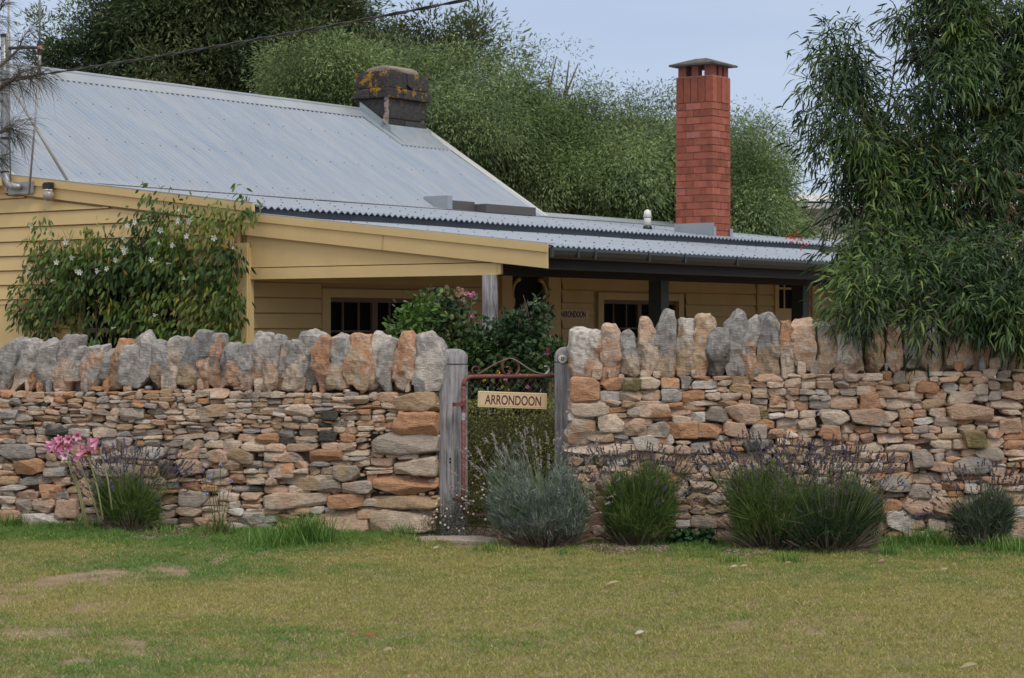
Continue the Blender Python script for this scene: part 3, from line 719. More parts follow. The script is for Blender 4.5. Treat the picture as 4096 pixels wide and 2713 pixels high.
def corrugated(name, s0, s1, prof, mat, parent, pitch=.085, amp=.011, s_jit=0, screws=(), seed=0, edge=True, sub=None, z_sag=.0, spp=8):
    """prof: list of (t,z) from lower edge to upper edge"""
    rng = np.random.RandomState(seed); n = int((s1 - s0) / pitch * spp); s = np.linspace(s0, s1, n)
    wv = amp * np.sin(2 * math.pi * s / pitch)
    (t0, z0), (t1, z1) = prof[0], prof[-1]; d = A(t1 - t0, z1 - z0); Ld = np.linalg.norm(d); d /= Ld; nr = A(-d[1], d[0])
    rows = max(3, int(Ld / .45)); K = np.linspace(0, 1, rows); V = []
    for k in K:
        t = t0 + (t1 - t0) * k; z = z0 + (z1 - z0) * k
        sag = z_sag * (fbm(np.stack([s, np.full(n, t)], 1), 1.5, seed + 3) - .5) * 2
        hh = wv + sag
        V.append(V0 + US * s[:, None] + UT * (t + nr[0] * hh)[:, None] + UZ * (z + nr[1] * hh)[:, None])
    V = np.concatenate(V); i = (np.arange(rows - 1)[:, None] * n + np.arange(n - 1)).ravel()
    mb = MB(); mb.add(V, [np.stack([i, i + 1, i + 1 + n, i + n], 1)])
    if edge:
        E = V[:n]; E2 = E - UZ * .009; i = np.arange(n - 1); mb.add(np.concatenate([E, E2]), [np.stack([i + n, i + n + 1, i + 1, i], 1)])
    nf = sum(len(x) for x in mb.F[4])
    if screws:
        for k in screws:
            jj = np.arange(int((s1 - s0) / pitch))
            for j in jj[::3]:
                if rng.rand() < .12: continue
                ss = s0 + (j + .25) * pitch; kk = k + rng.normal(0, .002)
                t = t0 + (t1 - t0) * kk; z = z0 + (z1 - z0) * kk
                hh = amp + .002; mb.box(H(ss, t + nr[0] * hh, z + nr[1] * hh), (.013, .013, .008), HAX)
    o = mb.build(name, mat, parent, smooth=True); me = o.data; n_ = len(me.polygons); mi = np.zeros(n_, np.int32); mi[nf:] = 1
    me.materials.append(M['zincdark']); me.polygons.foreach_set('material_index', mi); me.polygons.foreach_set('use_smooth', mi == 0)
    return o
mroof = corrugated('roof', -.06, 10.17, [(T1 - .02, ZT1 + .012), (TR, ZR)], M['zinc'], house, seed=1, screws=(.06, .37, .70), z_sag=.006, edge=True, pitch=.098, amp=.017)
corrugated('roof', -.06, 10.17, [(2 * TR - T1 + .1, ZT1 - .05), (TR, ZR)], M['zinc'], house, seed=2, spp=4)
# ridge capping: roll plus flat aprons
rc = MB()
rpts = [(TR - .20, ZR - .108), (TR - .04, ZR + .012)] + [(TR + .035 * math.sin(a), ZR + .02 + .035 * math.cos(a)) for a in np.linspace(-1.9, 1.9, 9)] + [(TR + .04, ZR + .012), (TR + .20, ZR - .108), (TR + .20, ZR - .116), (TR, ZR - .01), (TR - .20, ZR - .116)]
for k, (a, b) in enumerate([(-.06, 2.4), (2.38, 4.8), (4.78, 7.2), (7.18, 9.25)]):
    hpoly(rc, [(t, z + .003 * k) for t, z in rpts], a, b)
rc.build('ridge_cap', M['zincplain'], mroof)
# verge flashing at the far right end and over the near end
dz = (ZR - ZT1) / (TR - T1)
for (sa, sb_) in ((10.06, 10.24), (-.08, .08)):
    vf = MB()
    for k in range(3):
        ta = T1 - .05 + k * (TR - T1) / 3; tb = ta + (TR - T1) / 3 + .04; e = .022 + .003 * k
        za, zb_ = ZT1 + dz * (ta - T1), ZT1 + dz * (tb - T1)
        hpoly(vf, [(ta, za + e), (tb, zb_ + e), (tb, zb_ + e + .012), (ta, za + e + .012)], sa, sb_)
    hpoly(vf, [(T1 - .05, ZT1 - .16), (TR, ZR - .12), (TR, ZR + .02), (T1 - .05, ZT1 - .03 + .02)], sb_ if sa > 1 else sa - .01, (sb_ + .02) if sa > 1 else sa)
    vf.build('verge_flashing', M['paleroof'], mroof)
# junction flashing between steep and middle roof
jf = MB()
hpoly(jf, [(T1 - .22, mr_(T1 - .22) + .018), (T1 - .02, mr_(T1) + .02), (T1 + .10, ZT1 + .62 * .1 + .012), (T1 + .10, ZT1 + .62 * .1 + .004), (T1 - .02, mr_(T1) + .005), (T1 - .22, mr_(T1 - .22) + .010)], -.04, 17)
jf.build('valley_flashing', M['zincplain'], mroof)
midr = corrugated('lean_to_roof', .0, 17.0, [(3.46, mr_(3.46)), (T1, mr_(T1) - .01)], M['zinc'], house, seed=4, screws=(.06, .35, .65, .92), amp=.014, pitch=.098, z_sag=.007)
verr = corrugated('verandah_roof', .0, 17.0, [(-.06, vr(-.06)), (3.56, vr(3.56))], M['zinc'], house, seed=5, screws=(.05, .33, .6, .88), amp=.011, z_sag=.008)
mb = MB(); hb(mb, .0, 17, 3.54, 3.57, 2.66, 2.80); mb.build('step_flashing', M['zincdark'], house)  # plate closing the roof step; the gap's shade is put into its dark colour
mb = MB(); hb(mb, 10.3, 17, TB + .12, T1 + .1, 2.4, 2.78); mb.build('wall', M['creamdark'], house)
# raking fascias
fa = MB()
hpoly(fa, [(-.10, vr(-.10) - .20), (3.62, vr(3.62) - .20), (3.62, vr(3.62) + .015), (-.10, vr(-.10) + .012)], -.035, -.01)
hpoly(fa, [(-.11, vr(-.11) - .055), (3.62, vr(3.62) - .055), (3.62, vr(3.62) + .022), (-.11, vr(-.11) + .020)], -.050, -.035)
fa.build('fascia', M['cream'], house)
fa = MB()
hpoly(fa, [(3.46, mr_(3.46) - .175), (T1 + .6, mr_(T1 + .6) - .175), (T1 + .6, mr_(T1 + .6) + .02), (3.46, mr_(3.46) + .02)], -.05, -.024)
hpoly(fa, [(3.45, mr_(3.45) - .055), (T1 + .6, mr_(T1 + .6) - .055), (T1 + .6, mr_(T1 + .6) + .028), (3.45, mr_(3.45) + .028)], -.068, -.05)
fa.build('fascia', M['cream'], house)
mb = MB(); hpoly(mb, [(3.45, mr_(3.45) + .029), (T1, mr_(T1) + .029), (T1, mr_(T1) + .038), (3.45, mr_(3.45) + .038)], -.07, .12)
hpoly(mb, [(-.10, vr(-.1) + .023), (3.45, vr(3.45) + .023), (3.45, vr(3.45) + .030), (-.10, vr(-.1) + .030)], -.05, .10)
mb.build('barge_flashing', M['zincplain'], house)
# infill panel of the verandah gable: two boards
ip = MB()
hpoly(ip, [(.48, 2.085), (3.60, 2.085), (3.60, 2.195), (.48, 2.195)], -.004, .02)
hpoly(ip, [(.48, 2.205), (3.60, 2.205), (3.60, vr(3.60) - .19), (.48, vr(.48) - .19)], .012, .03)
hb(ip, .0, .035, .44, .48, 2.09, 2.22)
ip.build('gable_panel', M['cream'], house)
# fascia joint strip
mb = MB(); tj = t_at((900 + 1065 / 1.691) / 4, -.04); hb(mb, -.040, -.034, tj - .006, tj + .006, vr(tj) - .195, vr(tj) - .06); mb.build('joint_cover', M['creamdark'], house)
# corner boards
mb = MB(); hb(mb, -.045, .0, TB - .13, TB + .07, 0, 2.45); hb(mb, -.02, .05, TB - .14, TB - .0, 0, 2.4); mb.build('corner_board', M['cream'], house)
# verandah beam, ceiling, posts, gutter, floor
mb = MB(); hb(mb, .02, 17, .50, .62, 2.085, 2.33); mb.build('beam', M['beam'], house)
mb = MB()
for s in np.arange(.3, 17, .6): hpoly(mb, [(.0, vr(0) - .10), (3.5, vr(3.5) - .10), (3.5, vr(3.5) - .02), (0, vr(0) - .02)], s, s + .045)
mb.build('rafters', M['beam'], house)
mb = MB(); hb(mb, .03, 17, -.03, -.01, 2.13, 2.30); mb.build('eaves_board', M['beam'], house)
mb = MB(); gpf = [(-.125, 2.315), (-.135, 2.325), (-.14, 2.30), (-.13, 2.26), (-.10, 2.225), (-.03, 2.22), (-.03, 2.33), (-.035, 2.33), (-.035, 2.225), (-.098, 2.232), (-.126, 2.262), (-.13, 2.30)]
gut = hpoly(mb, gpf, -.0, 17).build('gutter', M['gutter'], house)
for px in (551, 577, 594, 648, 684, 736):
    s = s_at(px, -.13); hb(MB(), s, s + .02, -.145, -.12, 2.235, 2.32).build('bracket', M['bracket'], gut)
def vpost(s, mat, round_=False):
    mb = MB()
    if round_:
        mb.tube([H(s, .56, z) for z in (-.05, .6, 1.2, 1.8, 2.085)], [.076, .075, .074, .073, .072], 16)
        return mb.build('post', mat, house, smooth=True)
    hb(mb, s - .075, s + .075, .50, .65, -.05, 2.085); return mb.build('post', mat, house)
vpost(s_at(490, .56), M['greypost'], True)
for px in (660, 801.5): vpost(s_at(px, .56), M['darkpost'])
vpost(9.0, M['darkpost']); vpost(12.0, M['darkpost'])
mb = MB(); hb(mb, -.1, 17, .3, TB, -.05, .05); mb.build('verandah_floor', M['floor'], house)
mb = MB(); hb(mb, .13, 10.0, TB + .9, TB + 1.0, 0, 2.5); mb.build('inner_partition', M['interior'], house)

def window(s0, s1, z0, z1, leaves, label=None, mat_sash=None, wide=.12):
    mb = MB(); f = TB - .045
    hb(mb, s0 - wide, s0, f, TB + .02, z0 - .1, z1 + .09); hb(mb, s1, s1 + wide, f, TB + .02, z0 - .1, z1 + .09); hb(mb, s0, s1, f + .004, TB + .02, z1, z1 + .09); hb(mb, s0, s1, f, TB + .02, z0 - .1, z0)
    o = mb.build('window', M['cream'], house)
    mb = MB(); n = leaves; wl = (s1 - s0) / n; fs = mat_sash or M['frame']
    for k in range(n):
        a = s0 + k * wl; b = a + wl
        hb(mb, a, a + .045, TB, TB + .035, z0, z1); hb(mb, b - .045, b, TB, TB + .035, z0, z1); hb(mb, a + .045, b - .045, TB + .001, TB + .034, z1 - .05, z1); hb(mb, a + .045, b - .045, TB + .001, TB + .034, z0, z0 + .08)
        for q in (1, 2): x = a + wl * q / 3; hb(mb, x - .010, x + .010, TB + .006, TB + .028, z0 + .08, z1 - .05)
        for z in np.arange(z1 - .36, z0 + .1, -.33): hb(mb, a + .045, b - .045, TB + .004, TB + .03, z - .01, z + .01)
    mb.build('sash', fs, o)
    mb = MB(); hb(mb, s0, s1, TB + .036, TB + .042, z0, z1); mb.build('pane', M['glass'], o)
    return o
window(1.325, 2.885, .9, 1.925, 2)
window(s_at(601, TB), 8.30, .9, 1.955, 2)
# head board line above window one
# screen door with curved brackets
sd0, sd1 = s_at(511, TB - .05), s_at(547.5, TB - .05)
mb = MB(); hb(mb, sd0 - .20, sd0, TB - .07, TB + .03, 0, 2.42); hb(mb, sd1, sd1 + .26, TB - .07, TB + .03, 0, 2.42); hb(mb, sd0, sd1, TB - .066, TB + .03, 2.33, 2.42)
door = mb.build('door', M['cream'], house)
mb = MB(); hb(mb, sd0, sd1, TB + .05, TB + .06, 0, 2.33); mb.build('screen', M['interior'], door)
for sg, s0 in ((1, sd0), (-1, sd1)):
    pts = []
    for a in np.linspace(0, 1, 14):
        pts.append(H(s0 + sg * (.015 + .15 * a ** 1.8), TB - .05, 1.95 + .22 * a + .04 * math.sin(a * 3)))
    mb = MB(); mb.tube(pts, [.028 - .010 * math.sin(a * 3.1) for a in np.linspace(0, 1, 14)], 8)
    mb.tube([H(s0 + sg * x, TB - .05, z) for x, z in ((.0, 1.80), (.03, 1.87), (.035, 1.93), (.015, 1.98))], [.012, .028, .03, .02], 8)
    mb.build('bracket', M['cream'], door)
# small high window and batten to the right
s0, s1 = s_at(778.5, TB - .04), s_at(793, TB - .04)
mb = MB(); z0, z1 = 1.88, 2.34
hb(mb, s0 - .11, s0, TB - .05, TB + .02, z0 - .22, z1); hb(mb, s1, s1 + .05, TB - .05, TB + .02, z0 - .22, z1); hb(mb, s0, s1, TB - .046, TB + .02, z0 - .22, z0); hb(mb, s0, s1, TB - .046, TB + .02, z1 - .05, z1)
sm = (s0 * .6 + s1 * .4); hb(mb, sm - .015, sm + .015, TB - .044, TB + .01, z0, z1 - .05); hb(mb, s0, s1, TB - .042, TB + .01, z1 - .19, z1 - .16)
hw = mb.build('window', M['cream'], house)
mb = MB(); hb(mb, s0 - .01, s1 + .01, TB - .024, TB - .005, z0 - .01, z1 - .02); mb.build('pane', M['glass'], hw)
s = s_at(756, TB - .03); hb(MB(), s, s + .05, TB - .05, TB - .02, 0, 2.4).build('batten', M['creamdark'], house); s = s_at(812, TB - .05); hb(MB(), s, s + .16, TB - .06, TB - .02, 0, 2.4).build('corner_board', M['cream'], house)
# gable wall window behind the vine
mb = MB(); w0, w1, z0, z1 = 4.50, 5.92, .9, 2.22
hb(mb, -.05, .01, w0 - .1, w0, z0 - .1, z1 + .08); hb(mb, -.05, .01, w1, w1 + .1, z0 - .1, z1 + .08); hb(mb, -.046, .01, w0, w1, z1, z1 + .08); hb(mb, -.05, .01, w0, w1, z0 - .1, z0)
gw = mb.build('window', M['cream'], house)
mb = MB(); hb(mb, -.012, -.004, w0, w1, z0, z1); mb.build('pane', M['glass'], gw)
mb = MB(); hb(mb, -.03, -.014, 5.19, 5.25, z0, z1); hb(mb, -.028, -.013, w0, w1, 1.55, 1.60); mb.build('sash', M['frame'], gw)
# meter box
mb = MB(); tm0 = t_at(29); hb(mb, -.06, -.0, tm0, tm0 + 1.0, .9, z_at(304.5, 0, tm0 + .3)); hb(mb, -.07, -.0, tm0 - .02, tm0 + 1.0, z_at(304.5, 0, tm0 + .3), z_at(304.5, 0, tm0 + .3) + .02)
mbx = mb.build('meter_box', M['cream'], house)
for i in range(3):
    for j in range(2):
        for dz_ in (0, -.03): hb(MB(), -.0615, -.06, tm0 + .62 + i * .07, tm0 + .65 + i * .07, 1.60 - j * .10 + dz_, 1.605 - j * .10 + dz_).build('vent_slot', M['frame'], mbx)
# small gutter end at far left
mb = MB(); hb(mb, -.16, -.07, t_at(5.5, -.1), t_at(5.5, -.1) + 1.2, z_at(187, 0, 7.3), z_at(180, 0, 7.3)); mb.build('gutter', M['cream'], house)

# brick chimney -----------------------------------------------------
def brick_chimney():
    t0, s0 = 3.66, s_at(712.5, 3.66); W, D = .475, .575      # along s, along t
    rng = np.random.RandomState(9); top = z_at(75.5, s0, t0); zb = 2.80; mb = MB()
    hb(mb, s0 + .012, s0 + W - .012, t0 + .012, t0 + D - .012, 2.6, top - .01, (.26, .16, .125))
    hc = 7.15 / F * (V0 + US * s0 + UT * t0)[1]; z = top - .355 - 0; zs = []
    def bc(): 
        b = A(.32, .100, .064) * rng.uniform(.68, 1.15); 
        if rng.rand() < .04: b = A(.36, .13, .10)
        return b
    # soldier course
    n = 6
    for (L_, fn) in ((D, 0), (W, 1)):
        m = 5 if fn == 0 else 4
        for side in (0, 1):
            for i in range(m):
                a = i * L_ / m + .006; b = (i + 1) * L_ / m - .006; pr = rng.uniform(0, .006)
                if fn == 0: x0, x1 = (s0 - pr, s0 + .1) if side == 0 else (s0 + W - .1, s0 + W + pr); hb(mb, x0, x1, t0 + a, t0 + b, z + .01, top, bc())
                else: y0, y1 = (t0 - pr - .001, t0 + .1) if side == 0 else (t0 + D - .1, t0 + D + pr); hb(mb, s0 + a, s0 + b, y0, y1, z + .01, top - .001, bc())
    k = 0
    while z > zb - .1:
        z1 = z; z0 = z - hc + .009
        for fn, L_ in ((0, D), (1, W)):
            edges = [0, .18, .42, L_] if k % 2 == 0 else [0, .30, .50, L_]
            if fn == 1: edges = [0, .14, .33, L_] if k % 2 else [0, .22, .40, L_]
            for a, b in zip(edges[:-1], edges[1:]):
                if b - a < .02: continue
                for side in (0, 1):
                    pr = rng.uniform(-.001, .004); a_ = a + (.004 if a > 0 else -.003 * fn); b_ = b - (.003 if b < L_ else 0)
                    if fn == 0: x0, x1 = (s0 - pr, s0 + .1) if side == 0 else (s0 + W - .1, s0 + W + pr); hb(mb, x0, x1, t0 + a_, t0 + b_, z0 + rng.uniform(-.001, .001), z1, bc())
                    else: y0, y1 = (t0 - pr - .0013, t0 + .1) if side == 0 else (t0 + D - .1, t0 + D + pr + .001); hb(mb, s0 + a_, s0 + b_, y0, y1, z0 + rng.uniform(-.001, .001) + .0007, z1 - .0007, bc())
        z -= hc; k += 1
    o = mb.build('brick_chimney', M['brick'], house)
    cb = MB()
    for (a, b) in ((.02, .02), (W - .14, .02), (.02, D - .14), (W - .14, D - .14)): hb(cb, s0 + a, s0 + a + .12, t0 + b, t0 + b + .12, top - .001, top + .155, (.26, .09, .07))
    hb(cb, s0 + .02, s0 + .07, t0 + D / 2 - .05, t0 + D / 2 + .05, top - .001, top + .15, (.25, .09, .07)); hb(cb, s0 + W / 2 - .04, s0 + W / 2 + .05, t0 + .02, t0 + .07, top - .001, top + .15, (.25, .09, .07))
    hb(cb, s0 + .005, s0 + W - .005, t0 + .005, t0 + D - .005, top - .002, top + .012, (.35, .22, .15))
    cb.build('cap_pier', M['brick'], o)
    mb = MB(); e = .075; z = top + .155
    base = [H(s0 - e, t0 - e, z), H(s0 + W + e, t0 - e, z), H(s0 + W + e, t0 + D + e, z), H(s0 - e, t0 + D + e, z)]
    mid = [H(s0 - e, t0 - e, z + .025), H(s0 + W + e, t0 - e, z + .025), H(s0 + W + e, t0 + D + e, z + .025), H(s0 - e, t0 + D + e, z + .025)]
    ap = [H(s0 + W * .35, t0 + D * .35, z + .115), H(s0 + W * .65, t0 + D * .35, z + .115), H(s0 + W * .65, t0 + D * .65, z + .115), H(s0 + W * .35, t0 + D * .65, z + .115)]
    V = base + mid + ap; q = [[3, 2, 1, 0], [8, 9, 10, 11]] + [[i, (i + 1) % 4, 4 + (i + 1) % 4, 4 + i] for i in range(4)] + [[4 + i, 4 + (i + 1) % 4, 8 + (i + 1) % 4, 8 + i] for i in range(4)]
    mb.add(V, q).build('cap', material('chimney_slab', (.075, .066, .058), rough=.95, var=.35, vscale=8, bump=.5, bscale=20, c2=(.12, .11, .09), c2scale=4), o)
    mb = MB(); hb(mb, s0 - .02, s0 - .009, t0 - .03, t0 + D + .02, 2.78, z_at(228.5, s0, t0) + .08); hb(mb, s0 - .02, s0 + .06, t0 - .022, t0 - .009, 2.78, 2.97)
    hb(mb, s0 + W - .04, s0 + W + .03, t0 - .025, t0 - .01, 2.75, 2.96); hb(mb, s0 - .03, s0 + W + .03, t0 - .06, t0 - .03, 2.81, 2.85)
    mb.build('flashing', M['zincplain'], o)
brick_chimney()

# bluestone chimney -------------------------------------------------
def stone_chimney():
    t0 = TR - .52; s0 = s_at(386.5, t0) ; W = s_at(427, t0) - s0; D = .58; rng = np.random.RandomState(2); mb = MB()
    zf = lambda py: z_at(py, s0, t0)
    ztop, zband, zb1, zb2 = zf(70), zf(87), zf(97.5), zf(117.5)
    def block(a0, a1, b0, b1, z0, z1):
        p, f = rock(8, (a1 - a0 + .0, b1 - b0, z1 - z0), rng, q=40, cuts=1, rough=.012)
        c = A(.058, .054, .053) * rng.uniform(.8, 1.25); V = p @ HAX + H((a0 + a1) / 2, (b0 + b1) / 2, (z0 + z1) / 2); mb.add(V, [f], np.tile(c, (len(V), 1)))
    hb(mb, s0 + .03, s0 + W - .03, t0 + .03, t0 + D - .03, zf(150), ztop - .02, (.12, .10, .085))
    for (z0, z1, e, sp, sq) in ((ztop, zband, .02, .48, .45), (zband, zb1, .055, .35, .5), (zb1, zb2, .0, .99, .0), (zb2, zf(150), 0, .45, .5)):
        z0, z1 = z1 + .006, z0 - .004
        if sp > .9:
            block(s0 - e, s0 + W + e, t0 - e, t0 + D + e, z0, z1)
        else:
            m = s0 + W * sp; block(s0 - e, m - .005, t0 - e, t0 + D * sq, z0, z1); block(m + .005, s0 + W + e, t0 - e, t0 + D * sq, z0, z1)
            block(s0 - e, s0 + W + e, t0 + D * sq + .008, t0 + D + e, z0, z1)
    o = mb.build('stone_chimney', M['bluestone'], house)
    mb = MB(); p, f = rock(8, (W * .95, D * .95, .22), rng, q=3, cuts=6, rough=.06); mb.add(p @ HAX + H(s0 + W / 2, t0 + D / 2, ztop), [f], (.30, .25, .21)); mb.build('cap', M['stone'], o, True)
    mb = MB()
    for k in range(16):
        z = zb2 + (zb1 - zb2) * (k / 10 - .3); p, f = rock(5, (.05 + .10 * (k < 4) * rng.rand(), .05, .09), rng, rough=.2); mb.add(p @ HAX + H(s0 - .006 + rng.uniform(-.012, .02), t0 - .004 + .02 * (k < 4), z), [f], (.30, .25, .22))
    mb.build('mortar', M['stone'], o, True)
    # lead skirt
    mb = MB(); zr0 = lambda t: ZT1 + dz * (t - T1)
    hpoly(mb, [(t0 - .42, zr0(t0 - .42) + .018), (t0 + .0, zr0(t0) + .02), (t0 + .0, zr0(t0) + .10), (t0 - .03, zr0(t0) + .10), (t0 - .05, zr0(t0) + .03), (t0 - .42, zr0(t0 - .42) + .03)], s0 - .02, s0 + W + .05)
    hpoly(mb, [(t0 - .42, zr0(t0 - .42) + .02), (t0 + .5, zr0(t0 + .5) + .02), (t0 + .5, zr0(t0 + .5) + .032), (t0 - .42, zr0(t0 - .42) + .032)], s0 - .17, s0 - .021)
    hpoly(mb, [(t0 - .1, zr0(t0 - .1) + .03), (t0 + .5, zr0(t0 + .5) + .03), (t0 + .5, zr0(t0 + .5) + .16), (t0 - .1, zr0(t0 - .1) + .13)], s0 - .03, s0 - .015)
    mb.build('flashing', material('rust_spotted_zinc', (.30, .345, .38), rough=.5, metal=.3, var=.1, c2=(.20, .09, .05), c2scale=5, c2pos=(.66, .70)), o)
stone_chimney()

# roof skylight box and vent pipe
mb = MB(); tk = T1 - .12; s0, s1 = s_at(446, tk), s_at(519, tk); zk = mr_(tk)
hb(mb, s0, s1 - 1.2, tk - .1, tk + .3, zk, zk + .13); hb(mb, s1 - 1.2, s1, tk - .30, tk + .1, zk - .02, zk + .10)
sk_ = mb.build('skylight_box', material('box_brown', (.085, .078, .074), rough=.6, var=.1), house)
mb = MB(); hb(mb, s0 - .12, s0 - .01, tk - .12, tk + .3, zk, zk + .19); hb(mb, s0 + .0, s1 - 1.0, tk + .16, tk + .34, zk + .135, zk + .155); mb.build('flashing', M['zincplain'], sk_)
sv = s_at(647.5, 4.5); zv = mr_(4.5)
mb = MB(); mb.tube([H(sv, 4.5, zv + a) for a in (-.03, .05, .06)], [.075, .06, .05], 14); mb.build('vent_collar', M['gutter'], house, True)
mb = MB(); zt_ = z_at(209.5, sv, 4.5); mb.tube([H(sv, 4.5, a) for a in (zv + .05, zv + .16, zv + .17, zt_ - .11, zt_ - .105, zt_ - .02, zt_)], [.05, .05, .045, .045, .06, .045, .012], 14); vp = mb.build('vent_pipe', M['white'], house, True)

# house sign on the back wall
s0, s1 = s_at(557, TB - .05), s_at(588.5, TB - .05); sm = (s0 + s1) / 2; zc = z_at(314.3, sm, TB - .05)
sign_board('house_sign', 'tan name board reading ARRONDOON fixed to the cottage wall beside the screen door', H(sm, TB - .03, zc), US, (0, 0, 1), s1 - s0, .13, .02, .105, 1, M['blackink'], True)

# wall lamp
tl = t_at(48.5, -.12); zl = z_at(195.5, -.12, tl)
lamp = thing('wall_lamp', 'round clear glass wall lamp on a black bracket under the left eave', 'lamp', tuple(H(-.12, tl, zl)))
mb = MB(); p, f = CS[13]; mb.add(p * .062, [f]); mb.build('globe', M['lampglass'], lamp, True)
mb = MB(); mb.tube([(0, 0, .05), (0, 0, .065), (0, 0, .068)], [.045, .045, .03], 16); mb.build('collar', M['white'], lamp, True)
mb = MB(); mb.box((0, 0, .105), (.07, .09, .07), HAX).box(US * .05 + A(0, 0, .11), (.08, .05, .05), HAX).box(UT * .055 + A(0, 0, .10), (.05, .03, .05), HAX); mb.build('bracket', M['black'], lamp)
mb = MB(); p, f = CS[5]; mb.add(p * .018 + A(0, 0, .0), [f]); mb.build('bulb', M['white'], lamp, True)

# mast, stay, antenna, cable --------------------------------------
tmst = t_at(4.4, -.12)
def G(px, py, s=-.12): t = t_at(px, s); return H(s, t, z_at(py, s, t))
mast = thing('service_mast', 'grey conduit mast bent onto a plate on the left fascia with a diagonal stay', 'mast', tuple(G(27, 187)))
o3 = G(27, 187); mb = MB()
pl = [G(4.4, y) for y in (35, 80, 130, 165)] + [G(4.8, 172), G(6, 179), G(9, 184.5), G(13, 186.5), G(20, 187)]
mb.tube(np.array(pl) - o3, [.038, .038, .042, .042, .042, .042, .042, .042, .03], 10); mb.build('pipe', M['metal'], mast, True)
for ya in (34, 137, 171): MB().tube([G(4.4 + (ya > 100) * .3, ya) - o3, G(4.4 + (ya > 100) * .3, ya + 2.5) - o3], .046, 10).build('clamp', M['black'], mast)
mb = MB(); mb.box(G(21, 188, -.075) - o3, (.015, .40, .13), HAX); mb.build('plate', M['metal'], mast)
mb = MB(); mb.tube([G(7.5, 80) - o3, H(.05, t_at(68.5, .05), mr_(t_at(68.5, .05)) + .02) - o3], .017, 8); mb.build('stay', M['antenna'], mast, True)
ant = thing('radio_antenna', 'thin vertical rod aerials on a horizontal bar above the left roof corner', 'antenna', tuple(G(8.5, 48)))
o4 = G(8.5, 48); mb = MB(); mb.tube([G(8.2, 33) - o4, G(8.2, 60) - o4], .026, 8); mb.tube([G(8.8, -40) - o4, G(8.4, 48) - o4, G(9, 100) - o4, G(10.5, 182) - o4], [.008, .012, .011, .009], 6)
mb.tube([G(40, -40) - o4, G(39.6, 44) - o4], .012, 6); mb.tube([G(39.6, 54) - o4, G(39.0, 75) - o4], .020, 6); mb.tube([G(39, 75) - o4, G(29, 195) - o4], .012, 6); mb.build('rod', M['antenna'], ant, True)
mb = MB(); mb.tube([G(-30, 49) - o4, G(39.5, 47.5) - o4], .018, 8); mb.build('bar', M['black'], ant)
mb = MB(); mb.tube([G(39.6, 41) - o4, G(39.6, 47) - o4, G(39.6, 55) - o4], [.024, .03, .022], 8); mb.build('insulator', M['black'], ant)
mb = MB(); mb.tube([G(38.6, 47.6, -.13) - o4, G(41, 47.2, -.13) - o4], .022, 8); mb.build('clamp', material('orange_clamp', (.35, .17, .06), rough=.6), ant)
# power cable (two twisted strands)
pc0 = G(-1, 80.5, -.16); pc1 = P(930, -98, 12.5); n = 260; tt = np.linspace(0, 1, n)[:, None]
base_l = pc0 * (1 - tt) + pc1 * tt; base_l[:, 2] -= (.075 * 4 * tt * (1 - tt))[:, 0]
mb = MB(); dirv = pc1 - pc0; dirv /= np.linalg.norm(dirv); sdv = np.cross(dirv, UZ); sdv /= np.linalg.norm(sdv); upv = np.cross(sdv, dirv)
for ph in (0, math.pi):
    a = tt[:, 0] * 100 + ph; mb.tube(base_l + .007 * (np.cos(a)[:, None] * sdv + np.sin(a)[:, None] * upv), .007, 6)
tag(mb.build('power_cable', M['cable'], None, True), 'black twisted power cable rising to the right across the trees', 'cable')

# shed far right
def shed():
    t = thing('shed', 'pale cream outbuilding with pale iron roof far behind the right gum tree', 'building')
    x0, x1, Y = 5.1, 13.0, 40.0; z0 = EYE + (HZ - 192) / F * (Y + 2)
    mb = MB(); mb.box(((x0 + x1) / 2 + .3, Y + 2, (z0 - .35) / 2), (x1 - x0, 3.6, z0 - .35)); mb.build('wall', M['pale'], t)
    mb = MB(); V = [(x0, Y - .1, z0 - .30), (x1, Y - .1, z0 - .42), (x1, Y + 2.2, z0 - .12), (x0, Y + 2.2, z0), (x0, Y + 4.2, z0 - .4), (x1, Y + 4.2, z0 - .4)]
    mb.add(V, [[0, 1, 2, 3], [3, 2, 5, 4]]); mb.build('roof', M['paleroof'], t)
    mb = MB(); mb.box(((x0 + x1) / 2, Y - .12, z0 - .40), (x1 - x0, .05, .10)); mb.build('fascia', M['paleroof'], t)
shed()

